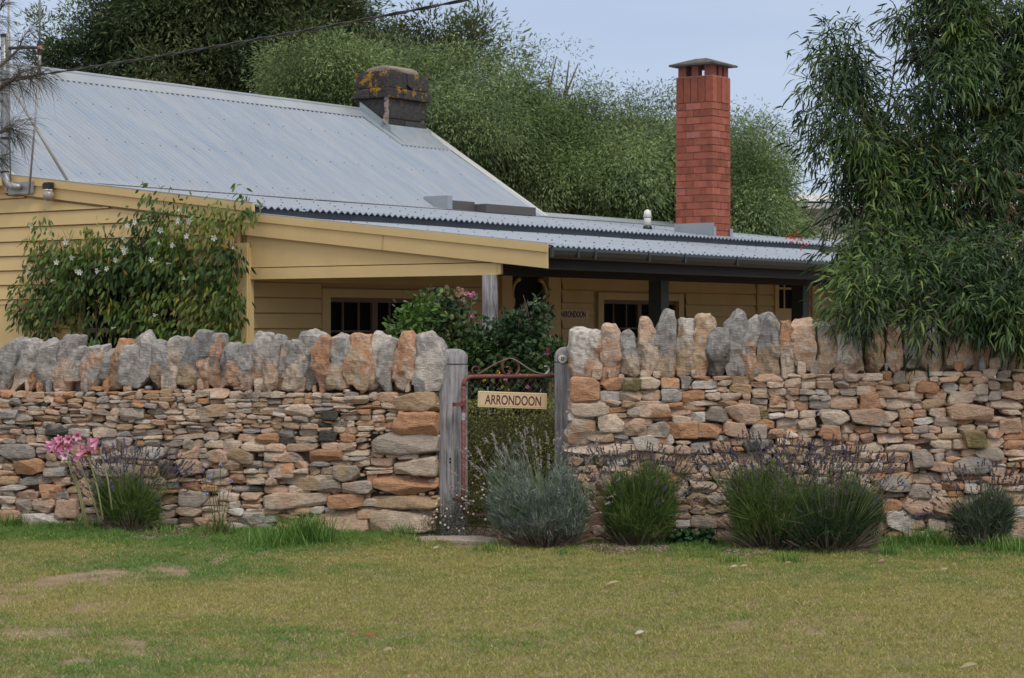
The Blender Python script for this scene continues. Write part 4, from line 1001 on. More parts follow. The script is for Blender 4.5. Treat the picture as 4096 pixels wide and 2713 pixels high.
# ================================================================== vegetation
def unit(v): return v / (np.linalg.norm(v, axis=-1, keepdims=True) + 1e-9)
def leaf_mesh(name, C, D, Nn, Ln, Wd, col, mat, parent, shape='diamond', curve=.0, droop=0, cv=.0):
    """leaves from arrays. C base points, D direction, Nn approximate normal"""
    D = unit(D); S = unit(np.cross(D, Nn)); Nn = np.cross(S, D); n = len(C); Ln = np.asarray(Ln)[:, None]; Wd = np.asarray(Wd)[:, None]
    if shape == 'diamond': prof = [(0, 0), (.45, .5), (1, 0)]
    elif shape == 'oval': prof = [(0, .12), (.35, .5), (.72, .4), (1, .04)]
    else: prof = [(0, .15), (.3, .5), (.62, .42), (1, .03)]
    if shape == 'diamond':
        m = C + D * Ln * .45 + Nn * Ln * curve
        V = np.stack([C, m + S * Wd / 2, C + D * Ln - UZ * Ln * droop, m - S * Wd / 2], 1).reshape(-1, 3)
        Fs = np.arange(n)[:, None] * 4 + np.array([0, 1, 2, 3])
        k = 4
    else:
        rows = []
        for a, b in prof:
            sdw = np.asarray(cv).reshape(-1, 1) * Ln * (a * (1 - a)) * 4 if np.ndim(cv) else 0
            c0 = C + D * Ln * a + Nn * Ln * curve * a * (1 - a) * 4 - UZ * Ln * droop * a * a + (S * sdw if np.ndim(cv) else 0)
            rows += [c0 - S * Wd * b, c0 + S * Wd * b]
        V = np.stack(rows, 1).reshape(-1, 3); k = len(prof) * 2; b0 = np.arange(n)[:, None] * k
        Fs = np.concatenate([b0 + np.array([2 * i, 2 * i + 1, 2 * i + 3, 2 * i + 2]) for i in range(len(prof) - 1)])
    me = mesh_np(name, V, [Fs], np.repeat(np.asarray(col), k, 0), False); me.materials.append(mat)
    return link(name, me, parent)

def blob_clusters(blobs, ncl, rng, shell=.45, squash=1):
    """blobs: (px,py,rpx,rpy,Y,rY) -> cluster centres and outward dirs"""
    w_ = np.array([b[2] * b[3] for b in blobs], float); w_ /= w_.sum(); idx = rng.choice(len(blobs), ncl, p=w_)
    B = np.array(blobs, float)[idx]; d = unit(rng.normal(size=(ncl, 3))); d[:, 1] = np.where(rng.rand(ncl) < .65, -abs(d[:, 1]), d[:, 1])
    r = rng.uniform(0, 1, ncl)[:, None] ** shell; Y = B[:, 4] + d[:, 1] * r[:, 0] * B[:, 5]
    ppm = F / B[:, 4]; X = (B[:, 0] - 512) / ppm + d[:, 0] * r[:, 0] * B[:, 2] / ppm; Z = EYE - (B[:, 1] - HZ) / ppm + d[:, 2] * r[:, 0] * B[:, 3] / ppm
    return np.stack([X, Y, Z], 1), d, r[:, 0]

def foliage(name, parent, blobs, ncl, nl, crad, ll, lw, cols, mat, rng, droop=.4, outw=.7, shell=.45, shape='diamond', curve=.05, cshade=.35, cv=0, leafdroop=0, sub=None, shr=.85, lv=.28, cut=None, crz=None, cscale=1.3):
    if sub:
        bs_ = [(b[0], b[1], max(b[2] * .35, b[2] - shr * sub[1] * F / b[4]), max(b[3] * .35, b[3] - shr * sub[1] * F / b[4]), b[4], b[5]) for b in blobs]
        c_, d_, _ = blob_clusters(bs_, sub[0], rng, .35)
        si = rng.randint(0, len(c_), ncl); dd = unit(rng.normal(size=(ncl, 3)) + d_[si] * .9 + A(0, -.2, .5)); sr = rng.uniform(sub[1] * .6, sub[1] * 1.4, len(c_))[si]
        rr = rng.rand(ncl) ** .4; C = c_[si] + dd * (rr * sr)[:, None] * A(1, 1, .8); d = unit(d_[si] * .4 + dd); r = rr; sb = rng.normal(0, .30, len(c_))[si]
    else: C, d, r = blob_clusters(blobs, ncl, rng, shell); sb = np.zeros(ncl)
    if cut is not None: k = cut(C); C, d, r = C[k], d[k], r[k]
    n = len(C); N_ = n * nl; ci = np.repeat(np.arange(n), nl)
    off = np.clip(rng.normal(size=(N_, 3)), -1.5, 1.5) * crad * rng.uniform(.5, 1.25, n)[ci][:, None]
    if crz: off[:, 2] *= crz
    P0 = C[ci] + off
    D = unit(unit(off) * .9 + d[ci] * outw + rng.normal(size=(N_, 3)) * .55 + A(0, 0, -droop))
    Nn = unit(rng.normal(size=(N_, 3)) * .7 + A(0, -.35, .7))
    cols = np.array(cols, float); mix_ = vnoise(C, cscale, 11); cc = np.clip(mix_ * 1.3 - .15 + rng.normal(0, .16, n), 0, .999)
    ci_col = (cc * len(cols)).astype(int); base = cols[ci_col][ci] * (1 + sb[:n] + rng.normal(0, cshade * .4, n))[ci][:, None].clip(.5, 1.7)
    base = base * rng.uniform(1 - lv, 1 + lv, N_)[:, None]
    cva = rng.uniform(-cv, cv, N_) if cv else 0
    return leaf_mesh(name, P0, D, Nn, ll * rng.uniform(.6, 1.25, N_), lw * rng.uniform(.7, 1.25, N_), base, mat, parent, shape, curve, leafdroop, cva)

def tree_wood(parent, base, tips, r0, rng, name='trunk', fork=.4, sp=.35):
    base = np.array(base, float); tips = [np.array(t, float) for t in tips]; top = np.mean(tips, 0)
    mb = MB(); fk = base + (top - base) * fork; fk[:2] = base[:2] + (top - base)[:2] * fork * .5
    mb.tube([base, base * .66 + fk * .34 + rng.normal(0, .03, 3), base * .33 + fk * .67, fk], [r0 * 1.2, r0, r0 * .9, r0 * .8], 10); mb.build('trunk', M['bark'], parent, True)
    mb = MB()
    for t in tips:
        q = [fk, fk * .6 + t * .4 + rng.normal(0, .12, 3), fk * .25 + t * .75 + rng.normal(0, .12, 3), t]; L_ = np.linalg.norm(t - fk)
        mb.tube(q, [r0 * .45, r0 * .32, r0 * .2, r0 * .07], 6)
        for k in range(5):
            a = q[2] * .6 + q[1] * .4 if k % 2 else q[2]; e = a + unit(rng.normal(size=3) + A(0, 0, .4)) * L_ * sp; mb.tube([a, (a + e) / 2 + rng.normal(0, .05, 3), e], [r0 * .12, r0 * .08, r0 * .03], 5)
    mb.build('limbs', M['bark'], parent, True)

rng = np.random.RandomState(42)
DK = [(.050, .080, .034), (.075, .108, .042), (.108, .138, .054), (.155, .165, .078)]
MD = [(.095, .145, .050), (.130, .190, .068), (.170, .235, .088), (.215, .265, .112), (.175, .25, .140)]
def btree(name, label, blobs, Y, cols, ncl, nl, crad, ll, lw, r0=.25, **kw):
    B = np.array(blobs, float); cx = np.average(B[:, 0], weights=B[:, 2]); base = A((cx - 512) / F * Y, Y, -.1)
    t = thing(name, label, 'tree', (0, 0, 0), 'trees behind the cottage')
    tree_wood(t, base, [P(b[0], b[1], b[4]) for b in blobs], r0, rng)
    foliage('crown', t, blobs, ncl, nl, crad, ll, lw, cols, M['leaf_far'], rng, sub=(int(ncl / 7), .62), lv=.16, **kw)
    return t
btree('gum_tree', 'tall dark green gum tree behind the steep grey roof and the power cable', [(190, 40, 95, 75, 38, 2.0), (250, 0, 110, 70, 38, 2), (130, 30, 50, 60, 37.5, 1.2), (300, 60, 60, 60, 38, 1.6), (180, 95, 60, 40, 37, 1.2), (240, 80, 55, 40, 37, 1.3), (340, 25, 34, 50, 38, 1)],
      38, DK, 2100, 46, .24, .135, .030, .35, droop=.35, outw=.7, cshade=.5)
btree('gum_tree', 'small dark gum crown at the left edge of the trees beside the aerial', [(58, 48, 14, 11, 37, .3), (82, 30, 12, 14, 37, .3), (70, 72, 28, 18, 37, .5), (95, 60, 24, 36, 37, .5), (52, 62, 12, 8, 37, .3), (90, 100, 46, 24, 37, .5)], 37, DK, 300, 40, .14, .125, .029, .12, droop=.2, shell=.6)
btree('gum_tree', 'dark olive gum crown between the cable and the bluestone chimney', [(400, 58, 32, 26, 40, 1), (372, 60, 30, 40, 40, 1), (432, 36, 18, 18, 40, .6), (470, 50, 30, 22, 40, .8), (482, 28, 8, 10, 40, .3), (440, 75, 40, 25, 40, 1), (300, 20, 60, 50, 40, 1), (500, 62, 10, 12, 40, .4)],
      40, [(.075, .10, .038), (.10, .13, .05), (.14, .16, .07)], 620, 40, .22, .14, .032, .25, droop=.1, outw=.9)
btree('pepper_tree', 'feathery light green tree behind the bluestone chimney', [(330, 85, 62, 38, 34, 1.2), (300, 90, 45, 28, 34, 1), (400, 90, 60, 38, 35, 1.2), (455, 90, 45, 30, 35, 1), (480, 136, 60, 52, 34.5, 1.3), (430, 120, 50, 40, 34, 1), (515, 100, 28, 26, 35, .8), (360, 100, 60, 40, 34, 1)],
      34.5, MD, 2000, 54, .19, .086, .019, .25, droop=.7, cshade=.45)
btree('pepper_tree', 'broad light green weeping tree left of the red chimney', [(560, 136, 50, 45, 36, 1.3), (520, 150, 50, 60, 35.5, 1.3), (600, 146, 48, 42, 36, 1.3), (585, 112, 26, 18, 36, .8), (640, 150, 42, 36, 36.5, 1.2), (540, 190, 70, 50, 35, 1.3), (620, 185, 70, 55, 35.5, 1.4), (680, 180, 45, 60, 36, 1.2), (522, 76, 12, 10, 36, .4), (548, 76, 16, 12, 36.5, .4), (690, 146, 22, 22, 36.5, .7), (622, 108, 12, 10, 36.5, .5), (655, 118, 10, 8, 36.5, .4)],
      36, MD, 3000, 54, .19, .086, .019, .3, droop=.8, cshade=.45)
btree('pepper_tree', 'rounded light green tree right of the red chimney, in front of the pale shed', [(752, 180, 32, 30, 36, 1), (735, 205, 50, 50, 35.5, 1), (740, 225, 40, 30, 35, 1), (752, 226, 34, 26, 35, 1), (738, 150, 24, 16, 36, .6), (765, 150, 18, 14, 36, .5), (760, 248, 60, 14, 35, .8)],
      36, MD, 1300, 54, .19, .086, .019, .2, droop=.8, cshade=.45)
btree('shrub_mass', 'dark understorey bushes filling the gap behind the lean-to roof', [(600, 235, 130, 22, 39, 1), (480, 190, 60, 50, 39, 1), (300, 90, 110, 25, 41, 1), (760, 250, 60, 20, 39, 1)], 39, [(.035, .055, .02), (.05, .075, .027)], 700, 40, .3, .13, .03, .12, droop=.3)

# front gum on the right ------------------------------------------------
def front_gum():
    t = thing('gum_tree', 'large gum tree with long drooping sickle leaves overhanging the right wall', 'tree')
    Y = 18.0
    tips = [P(836, 60, 17.8), (P(880, 130, 17.6)), P(900, 30, 18.2), P(1000, 20, 18.4), P(850, 200, 17.4), P(1000, 160, 17.4), P(900, 280, 17), P(1060, 260, 17.6), P(960, 80, 18)]
    tree_wood(t, (P(975, 560, 18.2)), tips, .07, rng, fork=.30, sp=.14)
    bl = [(838, 45, 16, 28, 17.6, .25), (828, 85, 28, 34, 17.5, .3), (850, 95, 32, 40, 17.6, .3), (826, 130, 24, 32, 17.4, .3), (850, 150, 45, 40, 17.4, .4), (856, 185, 28, 34, 17.3, .4), (884, 200, 44, 48, 17.4, .45),
          (935, 20, 45, 42, 18, .5), (985, 30, 60, 60, 18, .6), (1015, 90, 50, 70, 17.9, .6), (950, 90, 50, 55, 17.8, .6), (925, 130, 46, 50, 17.6, .5), (1000, 160, 60, 60, 17.6, .6), (960, 190, 60, 50, 17.4, .5),
          (850, 243, 26, 22, 16.9, .35), (886, 258, 52, 32, 16.9, .5), (868, 288, 38, 30, 16.3, .35), (900, 300, 55, 28, 16.1, .35), (950, 280, 60, 45, 16.5, .5), (1010, 270, 55, 55, 16.5, .5), (985, 312, 60, 24, 15.95, .25), (880, 318, 36, 18, 15.85, .18), (930, 325, 50, 16, 15.8, .2), (1015, 325, 30, 20, 15.8, .2), (850, 306, 24, 18, 15.9, .18),
          (1060, 100, 60, 100, 17.8, .8), (1070, 250, 60, 90, 17.2, .8), (930, 235, 60, 40, 17.6, .5), (905, 165, 40, 40, 17.8, .4)]
    G1_ = [(.020, .042, .018), (.028, .058, .020), (.038, .076, .022), (.058, .105, .026), (.105, .155, .034)]
    foliage('crown', t, bl, 4300, 14, .09, .104, .0150, G1_, M['leaf'], rng, shr=.35, droop=.85, outw=.5, shell=.5, shape='sickle', curve=.06, cv=.12, leafdroop=.25, cshade=.5, cscale=.22, sub=(620, .17))
    foliage('dry_leaves', t, [(905, 160, 40, 20, 17.3, .3), (960, 200, 50, 40, 17.2, .3), (985, 200, 30, 40, 17, .3), (900, 185, 40, 20, 17.2, .3)], 34, 9, .10, .11, .011, [(.20, .10, .05), (.16, .13, .04), (.22, .13, .08)], M['leaf'], rng, droop=.9, shape='sickle', cv=.1, leafdroop=.25)
    # fine twigs
    mb = MB(); C, d, r = blob_clusters(bl, 240, rng, .5)
    for c_, dd in zip(C, d):
        e = c_ + unit(dd * .6 + rng.normal(size=3) * .4 + A(0, 0, .3)) * rng.uniform(.2, .5); mb.tube([c_ - (e - c_) * .5, c_, e], [.006, .004, .0015], 4)
    mb.build('twigs', M['bark'], t)
    # upright tip shoots of the left spire
    nn = 90; s0_ = np.array([P(rng.uniform(822, 862), rng.uniform(14, 50), 17.6) for _ in range(nn)])
    D = unit(rng.normal(size=(nn, 3)) * .6 + A(0, 0, .1)); leaf_mesh('shoots', s0_, D, rng.normal(size=(nn, 3)), rng.uniform(.08, .14, nn), np.full(nn, .010), np.array([(.10, .15, .04)] * nn), M['leaf'], t, 'sickle', .05, .4, rng.uniform(-.1, .1, nn))
    rf = foliage('red_blossom', t, [(795, 236, 5, 3, 17, .05), (801, 245, 5, 4, 17, .05)], 5, 10, .02, .03, .015, [(.55, .05, .03)], M['petal'], rng)
front_gum()

# casuarina at far left -------------------------------------------------
def casuarina():
    t = thing('she_oak', 'wispy needle leaved tree reaching in at the upper left corner', 'tree'); Yc = 18.5
    base = P(-75, 560, Yc); hubs = []
    mb = MB(); mb.tube([P(-75, 545, Yc), P(-78, 300, Yc), P(-70, 100, Yc), P(-60, -60, Yc)], [.11, .09, .07, .03], 10); mb.build('trunk', M['bark'], t, True)
    br = [[(-70, 130), (-30, 102), (0, 90), (22, 72), (40, 66)], [(-70, 160), (-25, 90), (0, 66), (18, 50), (24, 36)], [(-70, 190), (-30, 120), (5, 82), (30, 78), (44, 72)], [(-75, 230), (-30, 150), (0, 132), (10, 128), (20, 132)], [(-70, 90), (-30, 40), (-4, 15), (6, 2)], [(-70, 240), (-40, 170), (-10, 155), (0, 160)]]
    mb = MB(); st = []; dr = []
    for b_ in br:
        q = np.array([P(x, y, Yc + rng.uniform(-.2, .2)) for x, y in b_]); r_ = np.linspace(.022, .004, len(q)); mb.tube(q, r_, 6)
        for k in range(len(q) - 1):
            for j in range(10):
                a = rng.rand(); p0 = q[k] * (1 - a) + q[k + 1] * a; tw = unit(rng.normal(size=3) * .6 + unit(q[k + 1] - q[k]) * .8); L_ = rng.uniform(.05, .2); e = p0 + tw * L_
                mb.tube([p0, e], [.003, .0015], 4, cap=False)
                for m_ in range(13):
                    st.append(p0 + (e - p0) * rng.rand()); dr.append(tw * .9 + rng.normal(size=3) * .45 + A(.25, 0, -.15))
    mb.build('branches', M['bark'], t, True); st = np.array(st); dr = np.array(dr); n = len(st)
    leaf_mesh('needles', st, dr, rng.normal(size=(n, 3)), rng.uniform(.12, .26, n), np.full(n, .0032), np.array([(.055, .06, .04)]) * rng.uniform(.6, 1.5, (n, 1)), M['leaf'], t, 'sickle', .0, .35)
casuarina()

# flowering vine on the gable wall ---------------------------------------
def vine():
    t = thing('flowering_vine', 'leafy vine with white trumpet flowers covering the cottage wall on the left', 'vine')
    bl = [(100, 262, 14, 34), (60, 262, 34, 18), (45, 250, 26, 16), (60, 285, 44, 34), (30, 300, 18, 20), (40, 320, 18, 18), (75, 315, 40, 30), (90, 290, 40, 30), (130, 250, 26, 22), (150, 225, 26, 22), (160, 250, 40, 30), (150, 280, 50, 30), (130, 305, 40, 30), (150, 325, 45, 25),
          (200, 255, 40, 30), (215, 225, 26, 22), (235, 210, 18, 14), (246, 194, 9, 6), (205, 290, 35, 30), (215, 320, 25, 30), (225, 270, 20, 20), (190, 215, 16, 14), (148, 204, 5, 14), (40, 225, 6, 12), (175, 200, 8, 8), (180, 320, 40, 30), (90, 330, 30, 14), (232, 330, 8, 20), (230, 300, 9, 16), (120, 268, 40, 26), (85, 250, 30, 12), (24, 322, 7, 12), (20, 290, 6, 8)]
    w_ = np.array([b[2] * b[3] for b in bl], float); w_ /= w_.sum(); n = 1250; idx = rng.choice(len(bl), n, p=w_); C = []
    for i in idx:
        b = bl[i]; a = rng.uniform(0, 2 * math.pi); r = rng.rand() ** .55; px = b[0] + math.cos(a) * r * b[2]; py = b[1] + math.sin(a) * r * b[3]
        if 86 < px < 108 and py > 285 and rng.rand() < .8: continue
        if 300 < py and 118 < px < 165 and rng.rand() < .1: continue
        if vnoise(np.array([[px, py]]), 13., 4)[0] < .36 and rng.rand() < .8: continue
        s = -rng.uniform(.04, .34); C.append(G(px, py, s))
    C = np.array(C); n = len(C); nl = 7; ci = np.repeat(np.arange(n), nl); N_ = n * nl; off = rng.normal(size=(N_, 3)) * .055
    D = unit(unit(off) * .5 + rng.normal(size=(N_, 3)) * .35 - US * .35 + A(0, 0, -1.0)); Nn = unit(-US + rng.normal(size=(N_, 3)) * .6)
    cols = np.array([(.028, .058, .013), (.042, .085, .016), (.065, .12, .020), (.10, .16, .028), (.15, .18, .035)]); k = np.clip((vnoise(C, .4, 5) * 1.2 - .1 + rng.normal(0, .18, n)) * 5, 0, 4.99).astype(int)
    leaf_mesh('leaves', C[ci] + off, D, Nn, rng.uniform(.05, .095, N_), rng.uniform(.022, .036, N_), cols[k][ci] * rng.uniform(.7, 1.35, (N_, 1)), M['leaf'], t, 'oval', .05, .12)
    mb = MB()
    for i in range(150):
        px = rng.uniform(30, 238); y0 = rng.uniform(255, 345); p = [G(px + k * rng.uniform(-3, 3), y0 - k * rng.uniform(4, 9), -rng.uniform(.03, .25)) for k in range(5)]; mb.tube(p, [.005, .004, .003, .003, .002], 5)
    for px in (76, 96, 132, 170, 208, 226): p = [G(px + rng.uniform(-6, 6), y, -.1) for y in (420, 380, 345, 310, 270)]; mb.tube(p, [.02, .018, .014, .01, .006], 6)
    mb.build('stems', M['bark'], t, True)
    fl = [(515, 625), (565, 745), (445, 785), (220, 860), (605, 850), (630, 865), (765, 850), (840, 835), (910, 765), (975, 680), (980, 705), (1060, 475), (1000, 495), (1260, 530), (1400, 460), (1485, 462), (1467, 580), (1355, 650), (1680, 590), (1190, 765), (1315, 792), (1447, 912), (1215, 1195), (1830, 672), (1405, 375), (1250, 635), (248, 500), (375, 548), (855, 665), (410, 925), (885, 1297), (968, 595)]
    for k, (zx, zy) in enumerate(fl):
        big = k < 20; c0 = G(zx / 1.96 / 4, (650 + zy / 1.96) / 4, -.47); r_ = rng.uniform(.026, .034) if big else rng.uniform(.012, .02)
        face = unit(-US * 1 + A(rng.uniform(-.5, .5), rng.uniform(-.4, 0), rng.uniform(-.3, .6))); up = unit(np.cross(face, rng.normal(size=3))); sd_ = np.cross(face, up); mb = MB(); V = [c0 - face * .005]; Fs = []
        for j in range(5):
            a = j * 2 * math.pi / 5; e = lambda aa, rr, f_: c0 + (math.cos(aa) * up + math.sin(aa) * sd_) * rr + face * f_
            b0 = len(V); V += [e(a - .5, r_ * .6, .012), e(a - .22, r_ * 1.08, .012), e(a, r_ * .95, .008), e(a + .25, r_ * 1.1, .013), e(a + .5, r_ * .6, .012)]; Fs += [[0, b0, b0 + 1], [0, b0 + 1, b0 + 2], [0, b0 + 2, b0 + 3], [0, b0 + 3, b0 + 4]]
        mb.add(V, Fs, (.72, .74, .72)); mb.tube([c0 - face * .04, c0 - face * .01, c0 + face * .001], [.004, .007, .011], 6, (.55, .6, .4)); mb.build('flower', M['petal'], t)
    nn = 60; C2 = np.array([G(rng.uniform(70, 235), rng.uniform(230, 340), -.36) for _ in range(nn)]); leaf_mesh('yellow_leaves', C2, rng.normal(size=(nn, 3)) * .4 + A(0, 0, -1), np.tile(-US, (nn, 1)), rng.uniform(.05, .09, nn), rng.uniform(.02, .032, nn), np.array([(.30, .22, .03)]) * rng.uniform(.6, 1.2, (nn, 1)), M['leaf'], t, 'oval', .05, .1)
vine()

# rose bushes and hedge behind the gate ----------------------------------
def bloom(name, parent, c0, r_, col, seed):
    rg_ = np.random.RandomState(seed); mb = MB(); V = []; Fs = []
    for k in range(16):
        d = unit(rg_.normal(size=3) + A(0, -.5, .3)); u_ = unit(np.cross(d, rg_.normal(size=3))); v_ = np.cross(d, u_); q = r_ * rg_.uniform(.55, 1); b0 = len(V)
        V += [c0 + d * q * .3, c0 + d * q * .8 + u_ * q * .55, c0 + d * q * 1.1, c0 + d * q * .8 - u_ * q * .55]; Fs.append([b0, b0 + 1, b0 + 2, b0 + 3])
    V = np.array(V); mb.add(V, Fs, np.repeat(np.array([col]) * rg_.uniform(.7, 1.25, (16, 1)), 4, 0)); return mb.build(name, M['petal'], parent)
def rose():
    t = thing('rose_bush', 'glossy green rose bush with pink and yellow blooms behind the gate', 'rose bush')
    bl = [(470, 356, 42, 26, 17.6, .3), (440, 335, 26, 24, 17.7, .3), (440, 315, 20, 16, 17.8, .25), (505, 354, 45, 32, 17.6, .35), (522, 336, 24, 20, 17.6, .3), (470, 328, 14, 14, 17.7, .25), (512, 330, 18, 12, 17.7, .2), (545, 360, 24, 24, 17.5, .3), (462, 310, 14, 12, 17.8, .2), (520, 322, 14, 8, 17.7, .2), (538, 303, 8, 9, 17.7, .1), (543, 315, 7, 10, 17.7, .1), (430, 300, 8, 8, 17.9, .12),
          (500, 385, 50, 22, 17.5, .3), (470, 390, 20, 18, 17.5, .2), (560, 350, 10, 10, 17.5, .15), (452, 300, 10, 7, 17.8, .12)]
    cols = [(.020, .048, .018), (.030, .068, .024), (.045, .092, .030), (.075, .12, .03), (.10, .115, .04)]
    foliage('leaves', t, bl, 820, 9, .045, .048, .030, cols, M['leaf'], rng, droop=.25, outw=.8, shell=.5, shape='oval', curve=.04, cshade=.4, cscale=.35)
    mb = MB()
    for i in range(26):
        px = rng.uniform(430, 555); p0 = P(490 + rng.uniform(-15, 15), 520, 17.7); p1 = P(px, rng.uniform(310, 380), 17.7 + rng.uniform(-.2, .2)); mb.tube([p0, p0 * .5 + p1 * .5 + rng.normal(0, .06, 3), p1], [.011, .008, .003], 6)
    for i in range(16):
        p1 = P(rng.uniform(440, 545), rng.uniform(300, 325), 17.5); mb.tube([p1 + A(rng.uniform(-.04, .04), 0, -.18), p1, p1 + A(rng.uniform(-.02, .02), 0, .05)], [.004, .003, .001], 5)
    mb.build('canes', M['bark'], t, True)
    pk, dp, pl_, ye, pe = (.62, .22, .42), (.42, .03, .16), (.70, .42, .50), (.62, .42, .03), (.52, .33, .24)
    for i, (x, y, r_, c_) in enumerate([(472.5, 295.5, .038, pk), (466, 293, .030, pl_), (461, 291, .034, pe), (457, 295, .032, pe), (463, 300, .025, pe), (458, 289, .02, pe), (472.5, 316, .022, pk), (464, 322, .012, pe), (547, 353, .026, dp), (548, 349, .016, dp), (506, 379.5, .020, pk), (527.5, 387, .020, pk), (498, 372, .022, ye), (484, 381, .018, ye), (502.5, 387, .018, ye), (509, 390, .012, ye), (536, 301, .012, ye), (467, 356, .008, pl_), (520, 375, .014, ye)]):
        bloom('rose', t, P(x, y, 16.85 if y > 340 else 17.35), r_, c_, i)
rose()
t = thing('rose_bush', 'light green leafy shrub between the orange coping stone and the verandah window', 'shrub')
foliage('leaves', t, [(412, 320, 12, 14, 17.4, .15), (402, 328, 10, 8, 17.3, .12), (424, 308, 12, 10, 17.5, .12), (396, 332, 8, 5, 17.3, .1), (418, 340, 16, 22, 17.5, .15)], 90, 8, .055, .055, .030, [(.06, .12, .025), (.085, .165, .03), (.10, .19, .035)], M['leaf'], rng, droop=.1, outw=.9, shape='oval', cshade=.3)
mb = MB()
for i in range(8): p1 = P(rng.uniform(398, 428), rng.uniform(305, 335), 17.4); p0 = P(415, 520, 17.5); mb.tube([p0, (p0 + p1) / 2, p1], [.009, .006, .002], 5)
mb.build('stems', M['bark'], t)
def hedge():
    t = thing('box_hedge', 'clipped olive green hedge seen through the wire of the gate', 'hedge')
    cols = [(.14, .18, .045), (.20, .25, .06), (.27, .31, .08), (.34, .34, .11)]
    x0, x1, y0, y1, zt = -1.0, 1.1, 17.0, 17.9, 1.02; n = 30000
    p = np.stack([rng.uniform(x0, x1, n), rng.uniform(y0, y1, n), rng.uniform(.0, zt, n)], 1)
    fr = rng.rand(n); p[fr < .6, 1] = y0 + np.abs(rng.normal(0, .04, (fr < .6).sum())); tp = fr > .8; p[tp, 2] = zt - np.abs(rng.normal(0, .04, tp.sum()))
    p[:, 2] += (vnoise(p, .25, 8) - .5) * .10; p[:, 1] += (vnoise(p, .22, 9) - .5) * .16
    D = unit(rng.normal(size=(n, 3)) + A(0, -1.2, .2)); c = np.array(cols)[np.clip((vnoise(p, .18, 3) * 1.1 + rng.normal(0, .15, n)) * 4, 0, 3.9).astype(int)]
    leaf_mesh('leaves', p, D, rng.normal(size=(n, 3)), rng.uniform(.018, .032, n), rng.uniform(.008, .014, n), c * rng.uniform(.7, 1.3, (n, 1)), M['leaf'], t)
    mb = MB()
    for x in np.linspace(x0 + .1, x1 - .1, 7): mb.tube([(x, 17.45, -.05), (x, 17.45, .8)], [.02, .01], 6)
    mb.build('stems', M['bark'], t); mb = MB(); mb.box((.05, 17.5, .45), (1.9, .5, .85)); mb.build('core', material('hedge_core', (.05, .055, .02), rough=1), t)
hedge()

